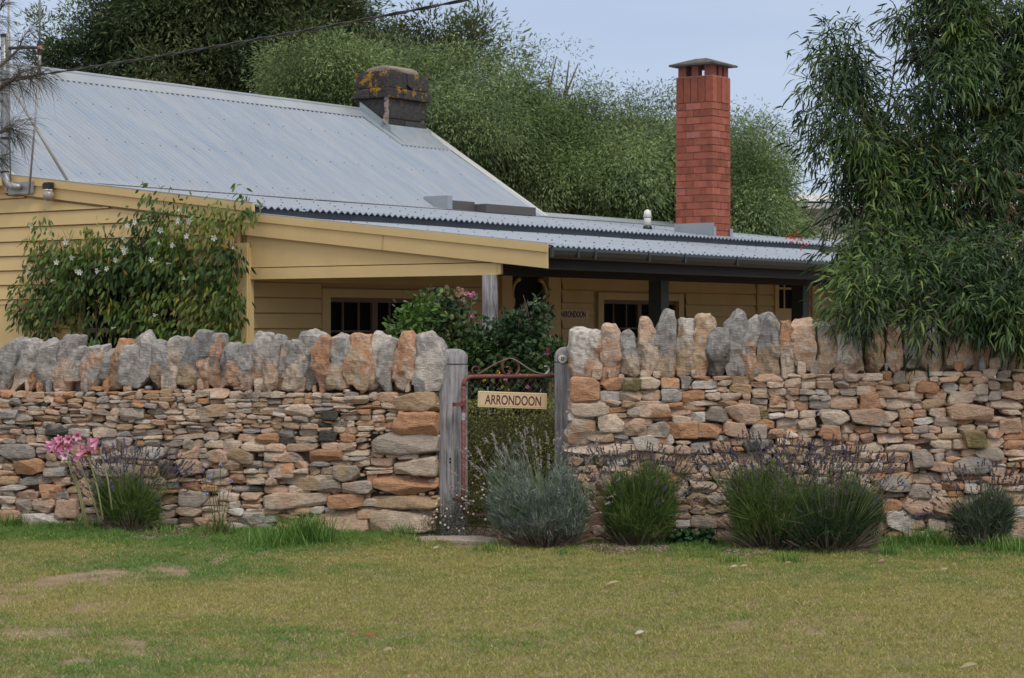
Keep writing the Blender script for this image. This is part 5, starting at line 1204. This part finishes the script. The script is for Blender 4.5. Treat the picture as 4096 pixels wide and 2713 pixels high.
# lavender ----------------------------------------------------------------
def lavender(label, pxc, Y, wpx, ytop, ybase, spik, nsp, fcols, scols, seed, nb=2600, splen=.05, lean=0, stemc=(.12, .16, .06), extra_w=1.35, blade=.085, bush_brown=True, grp='lavender clumps along the foot of the walls'):
    rg_ = np.random.RandomState(seed); ppm = F / Y; cx = (pxc - 512) / ppm; R_ = wpx / 2 / ppm; zg = float(gh(cx, Y)[0]); Hh = (ybase - ytop) / ppm
    t = thing('lavender_bush', label, 'lavender', (0, 0, 0), grp)
    # foliage: upward tufts spread through a dome
    n = nb; a = rg_.uniform(0, 2 * math.pi, n); r = rg_.rand(n) ** .5; th = rg_.rand(n) ** .7 * (.72 + .5 * vnoise(np.stack([a * 1.6, r * 3], 1), 1, seed))
    dome = np.sqrt(np.clip(1 - (r * .93) ** 3.5, 0, 1)) * (.66 + .62 * vnoise(np.stack([r * np.cos(a) * 3.2, r * np.sin(a) * 3.2], 1), 1, seed + 2)); z = zg + Hh * dome * (.15 + .80 * th); rr = r * R_ * (0.62 + .40 * np.clip((z - zg) / Hh, 0, 1)) * (1 + .16 * np.cos(a - seed * 1.7) + .12 * np.cos(2 * a + seed)); z = zg + (z - zg) * (1 + .14 * np.cos(a - seed * 2.3) * r)
    C = np.stack([cx + rr * np.cos(a), Y + rr * .75 * np.sin(a), z], 1); C = C[(z - zg > Hh * .22) | (rg_.rand(n) < .35)]; a = np.arctan2((C[:, 1] - Y) / .75, C[:, 0] - cx); r = np.hypot((C[:, 1] - Y) / .75, C[:, 0] - cx) / R_; n = len(C); nl = 6; ci = np.repeat(np.arange(n), nl); N_ = n * nl
    out = np.stack([np.cos(a), np.sin(a), np.zeros(n)], 1) * r[:, None]
    tw_ = rg_.normal(size=(n, 3)) * .28; D = unit(out[ci] * .42 + tw_[ci] + rg_.normal(size=(N_, 3)) * .40 + A(lean, 0, 1.0)); fc = np.array(fcols); k = np.clip((vnoise(C, .10, 3) * 1.1 - .05 + rg_.normal(0, .2, n)) * len(fc), 0, len(fc) - .01).astype(int)
    leaf_mesh('foliage', C[ci] + rg_.normal(size=(N_, 3)) * .012, D, rg_.normal(size=(N_, 3)), blade * rg_.uniform(.6, 1.5, N_), np.full(N_, .0042), fc[k][ci] * rg_.uniform(.7, 1.3, (N_, 1)), M['leaf'], t)
    # woody base
    m = 240; mb = MB()
    for i in range(m):
        aa = rg_.uniform(0, 2 * math.pi); q = rg_.rand() ** .5; p0 = A(cx + q * .3 * R_ * math.cos(aa), Y + q * .2 * R_ * math.sin(aa), zg - .01); p1 = A(cx + q * R_ * .95 * math.cos(aa), Y + q * R_ * .8 * math.sin(aa), zg + Hh * rg_.uniform(.08, .5)); mb.tube([p0, (p0 + p1) / 2 + rg_.normal(0, .01, 3), p1], [.005, .004, .002], 4)
    mb.build('woody_stems', M['twig'], t)
    # flower stalks and heads
    a = rg_.uniform(0, 2 * math.pi, nsp); r = rg_.rand(nsp) ** .5; hs = (ybase - spik) / ppm * rg_.uniform(.78, 1.0, nsp) * (1 - .22 * r ** 2); fl_ = rg_.rand(nsp) < .14; hs = np.where(rg_.rand(nsp) < .25, hs * .78, hs); hs = np.where(fl_, hs * .6, hs)
    sx = r * np.cos(a); x1 = cx + sx * R_ * extra_w * np.where(fl_, 1.25, 1) + lean * hs + rg_.normal(0, .02, nsp); y1 = Y + r * np.sin(a) * R_ * .9; x0 = cx + sx * R_ * .55; y0 = Y + r * np.sin(a) * R_ * .5
    st = np.stack([x0, y0, np.full(nsp, zg + Hh * .45)], 1); en = np.stack([x1, y1, zg + hs], 1); L_ = np.linalg.norm(en - st, axis=1)
    leaf_mesh('stalks', st, en - st, rg_.normal(size=(nsp, 3)), L_, np.full(nsp, .0042), np.array([stemc]) * rg_.uniform(.7, 1.3, (nsp, 1)), M['leaf'], t, 'sickle', .02, 0)
    m = 13; ci = np.repeat(np.arange(nsp), m); f_ = np.tile(np.linspace(0, 1, m), nsp)[:, None]; hl = rg_.uniform(.7, 1.4, nsp)[ci][:, None] * splen; dr = unit(en - st)[ci]
    Pp = en[ci] + dr * hl * f_; sc_ = np.array(scols); kk = rg_.randint(0, len(sc_), nsp)
    leaf_mesh('flower_spikes', Pp, dr * 1.3 + rg_.normal(size=(nsp * m, 3)) * .5, rg_.normal(size=(nsp * m, 3)), rg_.uniform(.013, .019, nsp * m), rg_.uniform(.010, .014, nsp * m), sc_[kk][ci] * rg_.uniform(.7, 1.3, (nsp * m, 1)), M['petal'], t)
LG = [(.05, .085, .02), (.075, .13, .028), (.10, .17, .035), (.14, .19, .055)]
GG = [(.12, .16, .13), (.17, .22, .18), (.22, .27, .225), (.10, .15, .08), (.28, .32, .27)]
SP = [(.15, .13, .14), (.18, .16, .165), (.13, .115, .125), (.16, .13, .24)]
SPd = [(.10, .085, .095), (.13, .11, .12), (.16, .135, .15)]
lavender('green lavender bush with purple spikes beside the pink lilies', 130, 16.02, 66, 484, 534, 446, 260, LG, SP, 1, nb=2600, extra_w=1.9)
lavender('silvery grey-green rounded lavender bush right in front of the gate', 545, 15.45, 124, 468, 546, 428, 150, GG, [(.30, .28, .26), (.36, .33, .32)], 2, nb=5200, lean=-.06, stemc=(.16, .20, .10), extra_w=1.35, blade=.05)
lavender('bright green lavender bush just right of the silvery one', 638, 15.5, 90, 480, 548, 446, 230, LG, SPd, 3, nb=3000, extra_w=1.7)
lavender('left half of the largest lavender clump, with brown woody base', 772, 15.25, 128, 482, 553, 437, 270, LG, SPd + SPd + [(.13, .11, .18)], 4, nb=3200, extra_w=1.25)
lavender('right half of the largest lavender clump, dark green with violet spikes', 830, 15.15, 132, 490, 554, 444, 280, [(.04, .07, .03), (.055, .09, .035), (.08, .12, .05)], SPd + SPd + [(.14, .12, .24)], 5, nb=3400, extra_w=1.25)
lavender('small dusty lavender bush nearest the right end of the wall', 985, 15.35, 62, 496, 548, 462, 110, [(.05, .075, .045), (.075, .105, .065), (.10, .13, .09)], SPd, 6, nb=1500, extra_w=1.7)

# daisies at the foot of the left gate post ----------------------------------
def daisies():
    t = thing('daisy_clump', 'dark mat of small white daisies at the foot of the left gate post', 'daisies')
    bl = [(450, 522, 26, 16, 15.95, .12), (478, 522, 20, 14, 15.95, .12), (435, 528, 14, 10, 15.9, .1), (490, 500, 14, 14, 16.0, .08), (462, 505, 16, 12, 16.0, .08)]
    foliage('foliage', t, bl, 420, 9, .03, .022, .006, [(.035, .045, .02), (.05, .065, .025), (.06, .05, .03)], M['leaf'], rng, droop=-.2, cshade=.3)
    mb = MB(); pts_ = []
    zs_ = [(1250, 1228), (1265, 1270), (1300, 1295), (1232, 1262), (1365, 1205), (1402, 1225), (1425, 1215), (1475, 1245), (1450, 1262), (1395, 1280), (1415, 1295), (1325, 1345), (1290, 1345), (1257, 1388), (1287, 1402), (1365, 1425), (1310, 1420), (1475, 1330), (1440, 1320), (1498, 1190), (1530, 1225), (1535, 1170), (1555, 1365), (1470, 1125), (1545, 1205), (1152, 1345), (1230, 1352), (1205, 1385), (1215, 1335), (1380, 1440), (1265, 1340), (1400, 1355), (1560, 1220), (1545, 1130), (1235, 1300), (1410, 1425)]
    for zx, zy in zs_:
        c0 = P((1000 + zx / 1.651) / 4, (1250 + zy / 1.651) / 4, 15.80); pts_.append(c0); mb2 = MB(); V = [c0]; Fs = []
        f = unit(A(rng.uniform(-.4, .4), -1, rng.uniform(.1, .9))); u_ = unit(np.cross(f, A(0, 0, 1))); v_ = np.cross(u_, f); rr = rng.uniform(.006, .0095)
        for j in range(10): a = j * .628; V.append(c0 + (u_ * math.cos(a) + v_ * math.sin(a)) * rr * (1 if j % 2 else .8))
        Fs = [[0, 1 + j, 1 + (j + 1) % 10] for j in range(10)]; mb2.add(V, Fs, (.75, .72, .70)); mb2.tube([c0 + f * .0005, c0 + f * .003], [.004, .003], 6, (.6, .45, .05)); mb2.build('daisy', M['petal'], t)
        mb.tube([c0 - f * .001, c0 + A(rng.uniform(-.02, .02), .05, -rng.uniform(.05, .12))], .0012, 4)
    mb.build('stalks', M['bark'], t)
daisies()

# amaryllis ----------------------------------------------------------------
def blades(name, parent, base, n, L_, W_, spread, cols, rg_, arch=.5, mat=None, up=1.0, rad=.05):
    b = np.array(base) + np.stack([rg_.normal(0, rad, n), rg_.normal(0, rad * .6, n), np.zeros(n)], 1); a = rg_.uniform(0, 2 * math.pi, n)
    D = unit(np.stack([np.cos(a) * spread, np.sin(a) * spread * .7, np.full(n, up)], 1) * rg_.uniform(.6, 1.3, (n, 3)) ** .5)
    sd_ = unit(np.cross(D, UZ) + 1e-6); c = np.array(cols)[rg_.randint(0, len(cols), n)] * rg_.uniform(.75, 1.25, (n, 1))
    return leaf_mesh(name, b, D, np.cross(sd_, D), L_ * rg_.uniform(.5, 1.15, n), np.full(n, W_) * rg_.uniform(.7, 1.2, n), c, mat or M['grass'], parent, 'sickle', .0, arch)
def lilies():
    t = thing('amaryllis', 'pink trumpet lilies on leaning bare stalks left of the lavender', 'lily'); rg_ = np.random.RandomState(8); Yl = 15.75
    heads = [(64, 450, 88, 520), (68, 446, 92, 520), (75, 448, 100, 515), (94, 448, 108, 490)]
    stalks = [((86, 528), (78, 490), (64, 450)), ((88, 528), (80, 492), (66, 447)), ((100, 522), (88, 484), (72, 446)), ((103, 520), (98, 490), (88, 455)), ((112, 510), (108, 480), (100, 450))]
    for st in stalks: MB().tube([P(x, y, Yl + .1 * k) for k, (x, y) in enumerate(st)][::-1], [.006, .007, .008], 7).build('stalk', material('stalk_green', (.17, .17, .07), rough=.5) if 'stalk_green' not in bpy.data.materials else bpy.data.materials['stalk_green'], t, True)
    o6 = (120, 1680); sc_ = 3.137
    # flower: base point -> mouth point (zoomed coordinates)
    fl = [((400, 290), (200, 300)), ((410, 270), (355, 245)), ((400, 300), (230, 370)), ((430, 320), (330, 390)), ((430, 330), (350, 430)), ((500, 230), (470, 240)), ((450, 290), (500, 350)), ((450, 380), (400, 430)), ((480, 420), (430, 450)), ((860, 240), (740, 270)), ((860, 250), (770, 370)), ((720, 370), (570, 470)), ((720, 350), (620, 340)), ((600, 180), (590, 200)), ((420, 250), (300, 300))]
    for i, (b, m) in enumerate(fl):
        b3 = P((o6[0] + b[0] / sc_) / 4, (o6[1] + b[1] / sc_) / 4, Yl - .02); m3 = P((o6[0] + m[0] / sc_) / 4, (o6[1] + m[1] / sc_) / 4, Yl - .06 - .02 * (i % 3)); ax_ = m3 - b3; L_ = max(np.linalg.norm(ax_), .05); ax_ = unit(ax_) if np.linalg.norm(m3 - b3) > .01 else A(-.3, -.8, .2); b3 = m3 - ax_ * L_
        u_ = unit(np.cross(ax_, rg_.normal(size=3))); v_ = np.cross(ax_, u_); V = []; Fs = []; cs_ = []; r_ = rg_.uniform(.024, .034)
        for j in range(6):
            a = j * math.pi / 3; row = []
            for (f_, rr, ww) in ((0, .003, .003), (.45, .010, .010), (.8, .6 * r_, .013), (1.0, r_, .010), (1.06, r_ * 1.35, .002)):
                d = u_ * math.cos(a) + v_ * math.sin(a); s_ = -u_ * math.sin(a) + v_ * math.cos(a); c_ = b3 + ax_ * L_ * f_ + d * rr; row.append(len(V)); V += [c_ - s_ * ww, c_ + s_ * ww]
                k = f_; cc = A(.60, .16, .30) * (1 - k * .5) + A(.80, .55, .66) * k * .62 if i not in (8,) else A(.8, .7, .74); cs_ += [cc, cc]
            Fs += [[row[q], row[q] + 1, row[q + 1] + 1, row[q + 1]] for q in range(4)]
        MB().add(V, Fs, cs_).build('flower', M['petal'], t)
        MB().tube([P(*stalks[min(4, i // 3)][2], Yl + .2), b3], .003, 5, (.4, .08, .12)).build('flower_stem', M['petal'], t)
lilies()
# blue flowering clump ------------------------------------------------------
t = thing('bluebell_clump', 'strappy yellow-green clump with pale blue bell flowers in front of the left wall', 'flower'); rg_ = np.random.RandomState(12)
b0 = P(222, 541, 15.8); b0[2] = .03
blades('leaves', t, b0, 90, .26, .009, .35, [(.16, .19, .05), (.10, .16, .035), (.22, .20, .08), (.07, .13, .03)], rg_, .35, rad=.05)
blades('dry_leaves', t, b0 + A(-.05, -.05, 0), 50, .14, .008, .9, [(.30, .20, .09), (.22, .15, .07)], rg_, .4, rad=.06)
for x, y in ((203, 470.5), (210.5, 477), (220.5, 465), (231, 481), (224, 492.5), (206, 494), (213, 472)):
    c0 = P(x, y, 15.75); MB().tube([b0 + A(rg_.normal(0, .03), 0, .05), b0 * .4 + c0 * .6 + A(-.01, 0, 0), c0], [.0035, .003, .0018], 5, (.10, .14, .05)).build('stalk', M['leaf'], t)
    bloom('flower', t, c0, .018, (.36, .42, .75), int(x))

# ------------------------------------------------------------------ grass
def lawn():
    rg_ = np.random.RandomState(77)
    n = 560000; y = rg_.uniform(9.2, 16.4, n); y = np.sqrt(rg_.uniform(9.2 ** 2, 16.35 ** 2, n)); x = rg_.uniform(-.262, .262, n) * y
    wl = np.where(x < -.45, EY + .15 * (EX - x), 15.85); wl = np.where(abs(x) <= .45, 15.85, wl)
    p2 = np.stack([x, y], 1)
    # bare patches
    def patch(px, py, rx, ry, k=1.0):
        Yc = F * EYE / (py - HZ); cx = (px - 512) / F * Yc; q = ((x - cx) / (rx / F * Yc)) ** 2 + ((y - Yc) / (ry * Yc * Yc / (F * EYE))) ** 2
        return k * np.clip(1.25 - q - (fbm(p2, .16, 5) - .5) * 2.4, 0, 1)
    bare = np.zeros(n)
    for a in [(165, 572, 38, 5), (110, 577, 42, 6), (70, 580, 30, 5), (20, 590, 40, 9, .7), (5, 602, 22, 8, .8), (72, 662, 18, 5), (136, 645, 18, 4), (60, 634, 40, 6, .8), (20, 655, 30, 6, .5), (220, 563, 9, 5, .8), (200, 612, 24, 6, .5), (90, 612, 40, 9, .5), (10, 636, 24, 6, .8), (740, 625, 22, 7, .75), (800, 632, 30, 6, .4), (905, 662, 28, 6, .4), (470, 545, 22, 4, .9),
              (165, 541, 34, 5), (620, 551, 34, 4), (660, 553, 20, 4), (20, 534, 40, 5, .9), (205, 545, 10, 6, .6), (960, 546, 10, 4, .8), (870, 551, 10, 3, .6), (560, 556, 12, 3, .6)]: bare = np.maximum(bare, patch(*a))
    near = np.clip((y - (wl - 1.45)) / .9, 0, 1)                     # strip by the wall: longer, greener
    left = np.clip((-x - .5) / 1.5, 0, 1)
    g = fbm(p2, 1.6, 21, 4) * .9 + .1 * left; dry = fbm(p2, .9, 33, 4); fine = fbm(p2, .16, 41, 2)
    green = np.clip((g - .47) * 3.0 + near * (.85 + .45 * ((x > .9) | (x < -1.3))) + (fine - .5) * 1.0 - (x > -.9) * (x < .7) * .45 * near, 0, 1)
    tuft = fbm(p2, .10, 51, 2)
    keep = (y < wl - .03) & (rg_.rand(n) > bare * .97) & ((rg_.rand(n) < .45 + tuft * .8))
    x, y, p2, near, green, dry, fine, tuft, wl = [a[keep] for a in (x, y, p2, near, green, dry, fine, tuft, wl)]; n = len(x)
    L_ = (.020 + .024 * rg_.rand(n)) * (1 + near * 1.15 * np.clip(green + .2, 0, 1)) * (.55 + .95 * tuft)
    z = gh(x, y) - .003; a = rg_.uniform(0, 2 * math.pi, n); tilt = rg_.uniform(.25, 1.25, n)
    D = unit(np.stack([np.cos(a) * tilt, np.sin(a) * tilt, np.ones(n)], 1))
    cg = A(.125, .235, .050); cy = A(.35, .33, .10); cd_ = A(.50, .41, .19); co = A(.245, .275, .075)
    c = cg * green[:, None] + (cy * (1 - dry[:, None]) + co * dry[:, None]) * (1 - green[:, None])
    dd = (rg_.rand(n) < .20 * (1 - green * .8))[:, None]; c = np.where(dd, cd_, c) * rg_.uniform(.8, 1.2, (n, 1))
    leaf = leaf_mesh('lawn_grass', np.stack([x, y, z], 1), D, rg_.normal(size=(n, 3)), L_, rg_.uniform(.0026, .0046, n), c, M['grass'], None, 'diamond', .12, .15)
    tag(leaf, 'short patchy mown grass, green by the wall and straw coloured in front', 'grass', kind='stuff')
lawn()
# longer grass tufts
rg_ = np.random.RandomState(31); GT = [(.10, .22, .04), (.14, .28, .055), (.20, .31, .08), (.08, .17, .035)]
for k, (px, py, n, L_, lab) in enumerate([(306, 549, 620, .36, 'tall bright green grass tuft against the foot of the left wall'), (272, 551, 300, .24, 'lower green grass tuft beside the tallest one'), (402, 540, 110, .22, 'thin grass tuft below the big pale corner stone'), (418, 545, 60, .12, 'small grass tuft by the daisies'),
        (14, 532, 180, .20, 'grass tuft at the left end of the wall foot'), (88, 536, 160, .20, 'grass tuft below the pink lilies'), (165, 540, 60, .11, 'grass tuft right of the left lavender'), (486, 553, 90, .14, 'grass tuft left of the silvery lavender'), (566, 556, 70, .11, 'grass tuft in front of the silvery lavender'),
        (926, 548, 460, .26, 'dense grass clump between the two right lavenders'), (1008, 554, 300, .22, 'grass clump in front of the small dusty lavender'), (730, 563, 90, .12, 'grass tuft before the brown woody lavender base'), (790, 563, 120, .13, 'grass tuft before the largest lavender clump'), (890, 556, 110, .14, 'grass tuft right of the largest lavender clump'), (604, 553, 90, .13, 'yellowish grass tuft between the silvery and bright green lavender'), (262, 553, 90, .12, 'short grass tuft right of the blue flowers')]):
    Yt = min(F * EYE / (py - HZ), 15.9 if px > 450 else 16.1); x = (px - 512) / F * Yt; t = thing('grass_tuft', lab, 'grass tuft', (0, 0, 0), 'grass tufts along the foot of the walls')
    blades('blades', t, A(x, Yt, float(gh(x, Yt)[0]) - .005), n, L_, .005, .45, GT if 'yellow' not in lab else [(.22, .2, .06), (.14, .17, .05)], rg_, .28, rad=.05 + .06 * (n > 250))

# mulch
def mulch():
    rg_ = np.random.RandomState(3); V = []; Fs = []; C_ = []; mb = MB()
    for (px, py, rx, ry, n) in [(165, 539, 36, 5, 900), (40, 533, 45, 5, 600), (625, 549, 45, 4, 900), (745, 552, 25, 4, 350), (870, 549, 25, 4, 250), (975, 549, 20, 4, 200), (208, 542, 20, 4, 200), (450, 541, 20, 3, 200)]:
        Yc = F * EYE / (py - HZ); cx = (px - 512) / F * Yc
        for i in range(n):
            a = rg_.uniform(0, 6.28); r = rg_.rand() ** .5; x = cx + r * math.cos(a) * rx / F * Yc; y = Yc + r * math.sin(a) * ry * Yc * Yc / (F * EYE) * 1.3; L_ = rg_.uniform(.012, .045); w_ = rg_.uniform(.004, .010); th = rg_.uniform(0, 3.14); ax_ = np.array([(math.cos(th), math.sin(th), rg_.uniform(-.25, .25)), (-math.sin(th), math.cos(th), 0), (0, 0, 1)])
            mb.box((x, y, 0), (L_, w_, .004), ax_, A(.20, .14, .11) * rg_.uniform(.45, 1.9) if rg_.rand() > .1 else (.45, .40, .36)); mb.V[-1][:, 2] += rg_.uniform(.004, .022) + float(gz(x, y))
    tag(mb.build('bark_mulch', M['mulch'], None), 'brown and grey bark chips scattered along the foot of the walls', 'mulch', kind='stuff')
mulch()

# stone slab at the gate, ground-cover clump, fallen leaves
rg_ = np.random.RandomState(14)
sx, sy = P(456, 541, 15.75)[0], 15.75
p, f = rock(13, (.62, .30, .06), rg_, q=5, cuts=8, rough=.15); mb = MB(); mb.add(p + A(sx, sy - .02, .015), [f], (.42, .34, .29)); tag(mb.build('stone_slab', M['stone']), 'flat pale stone slab lying in the lawn at the gateway', 'stone')
p, f = rock(13, (.26, .20, .09), rg_, q=4, cuts=8, rough=.15); mb = MB(); mb.add(p + A(P(484, 533, 16.05)[0], 16.0, .03), [f], (.26, .21, .17)); tag(mb.build('stone_slab', M['stone']), 'rounded brownish stone just inside the gate threshold', 'stone')
t = thing('geranium_clump', 'dark green round leaved ground cover between the middle lavenders', 'plant')
C = np.array([P(rg_.uniform(664, 712), 0, 15.55) * A(1, 1, 0) + A(0, rg_.normal(0, .06), rg_.uniform(.03, .11)) for _ in range(420)]); n = len(C)
leaf_mesh('leaves', C, rg_.normal(size=(n, 3)) + A(0, -.8, .1), unit(rg_.normal(size=(n, 3)) * .3 + A(0, -.5, 1)), rg_.uniform(.03, .05, n), rg_.uniform(.030, .045, n), np.array([(.025, .065, .02)]) * rg_.uniform(.6, 1.7, (n, 1)), M['leaf'], t, 'oval', .03, 0)
fl = [(370, 634.5, 'brick red fallen leaf flat on the dry lawn', (.36, .10, .05)), (640, 634, 'white curled petal lying on the lawn', (.6, .52, .48)), (613, 585, 'long straw coloured leaf on the lawn', (.45, .36, .20)), (744, 566, 'pale curled dry leaf in the green grass', (.42, .34, .20)), (882, 561, 'reddish dry leaf in the green strip', (.36, .22, .15)), (944, 569, 'tan curled leaf toward the right edge', (.40, .32, .22)), (353, 634, 'brown dry leaf beside the brick red one', (.22, .12, .07)), (788, 563, 'light brown leaf by the largest lavender', (.36, .25, .16)), (734, 567, 'small white dry leaf before the largest lavender', (.5, .42, .32)), (388, 650, 'pale straw leaf near the bottom of the lawn', (.38, .32, .18)), (970, 668, 'long dry leaf near the bottom right corner', (.38, .32, .20)), (436, 549, 'round pale dry leaf before the stone slab', (.45, .38, .26))]
for i, (px, py, lab, c) in enumerate(fl):
    Yt = F * (EYE - .02) / (py - HZ); x = (px - 512) / F * Yt; L_ = .09 if 'long' in lab else .05; d = unit(A(1, rg_.uniform(-.3, .3), rg_.uniform(0, .3)))
    o = leaf_mesh('fallen_leaf', np.array([A(x - L_ / 2, Yt, float(gh(x, Yt)[0]) + .022)]), d[None], np.array([A(0, -.5, 1.)]), [L_], [L_ * (.3 if 'long' in lab else .55)], np.array([c]), M['petal'], None, 'oval', .12, 0)
    tag(o, lab, 'leaf', 'leaves and petals fallen on the lawn')
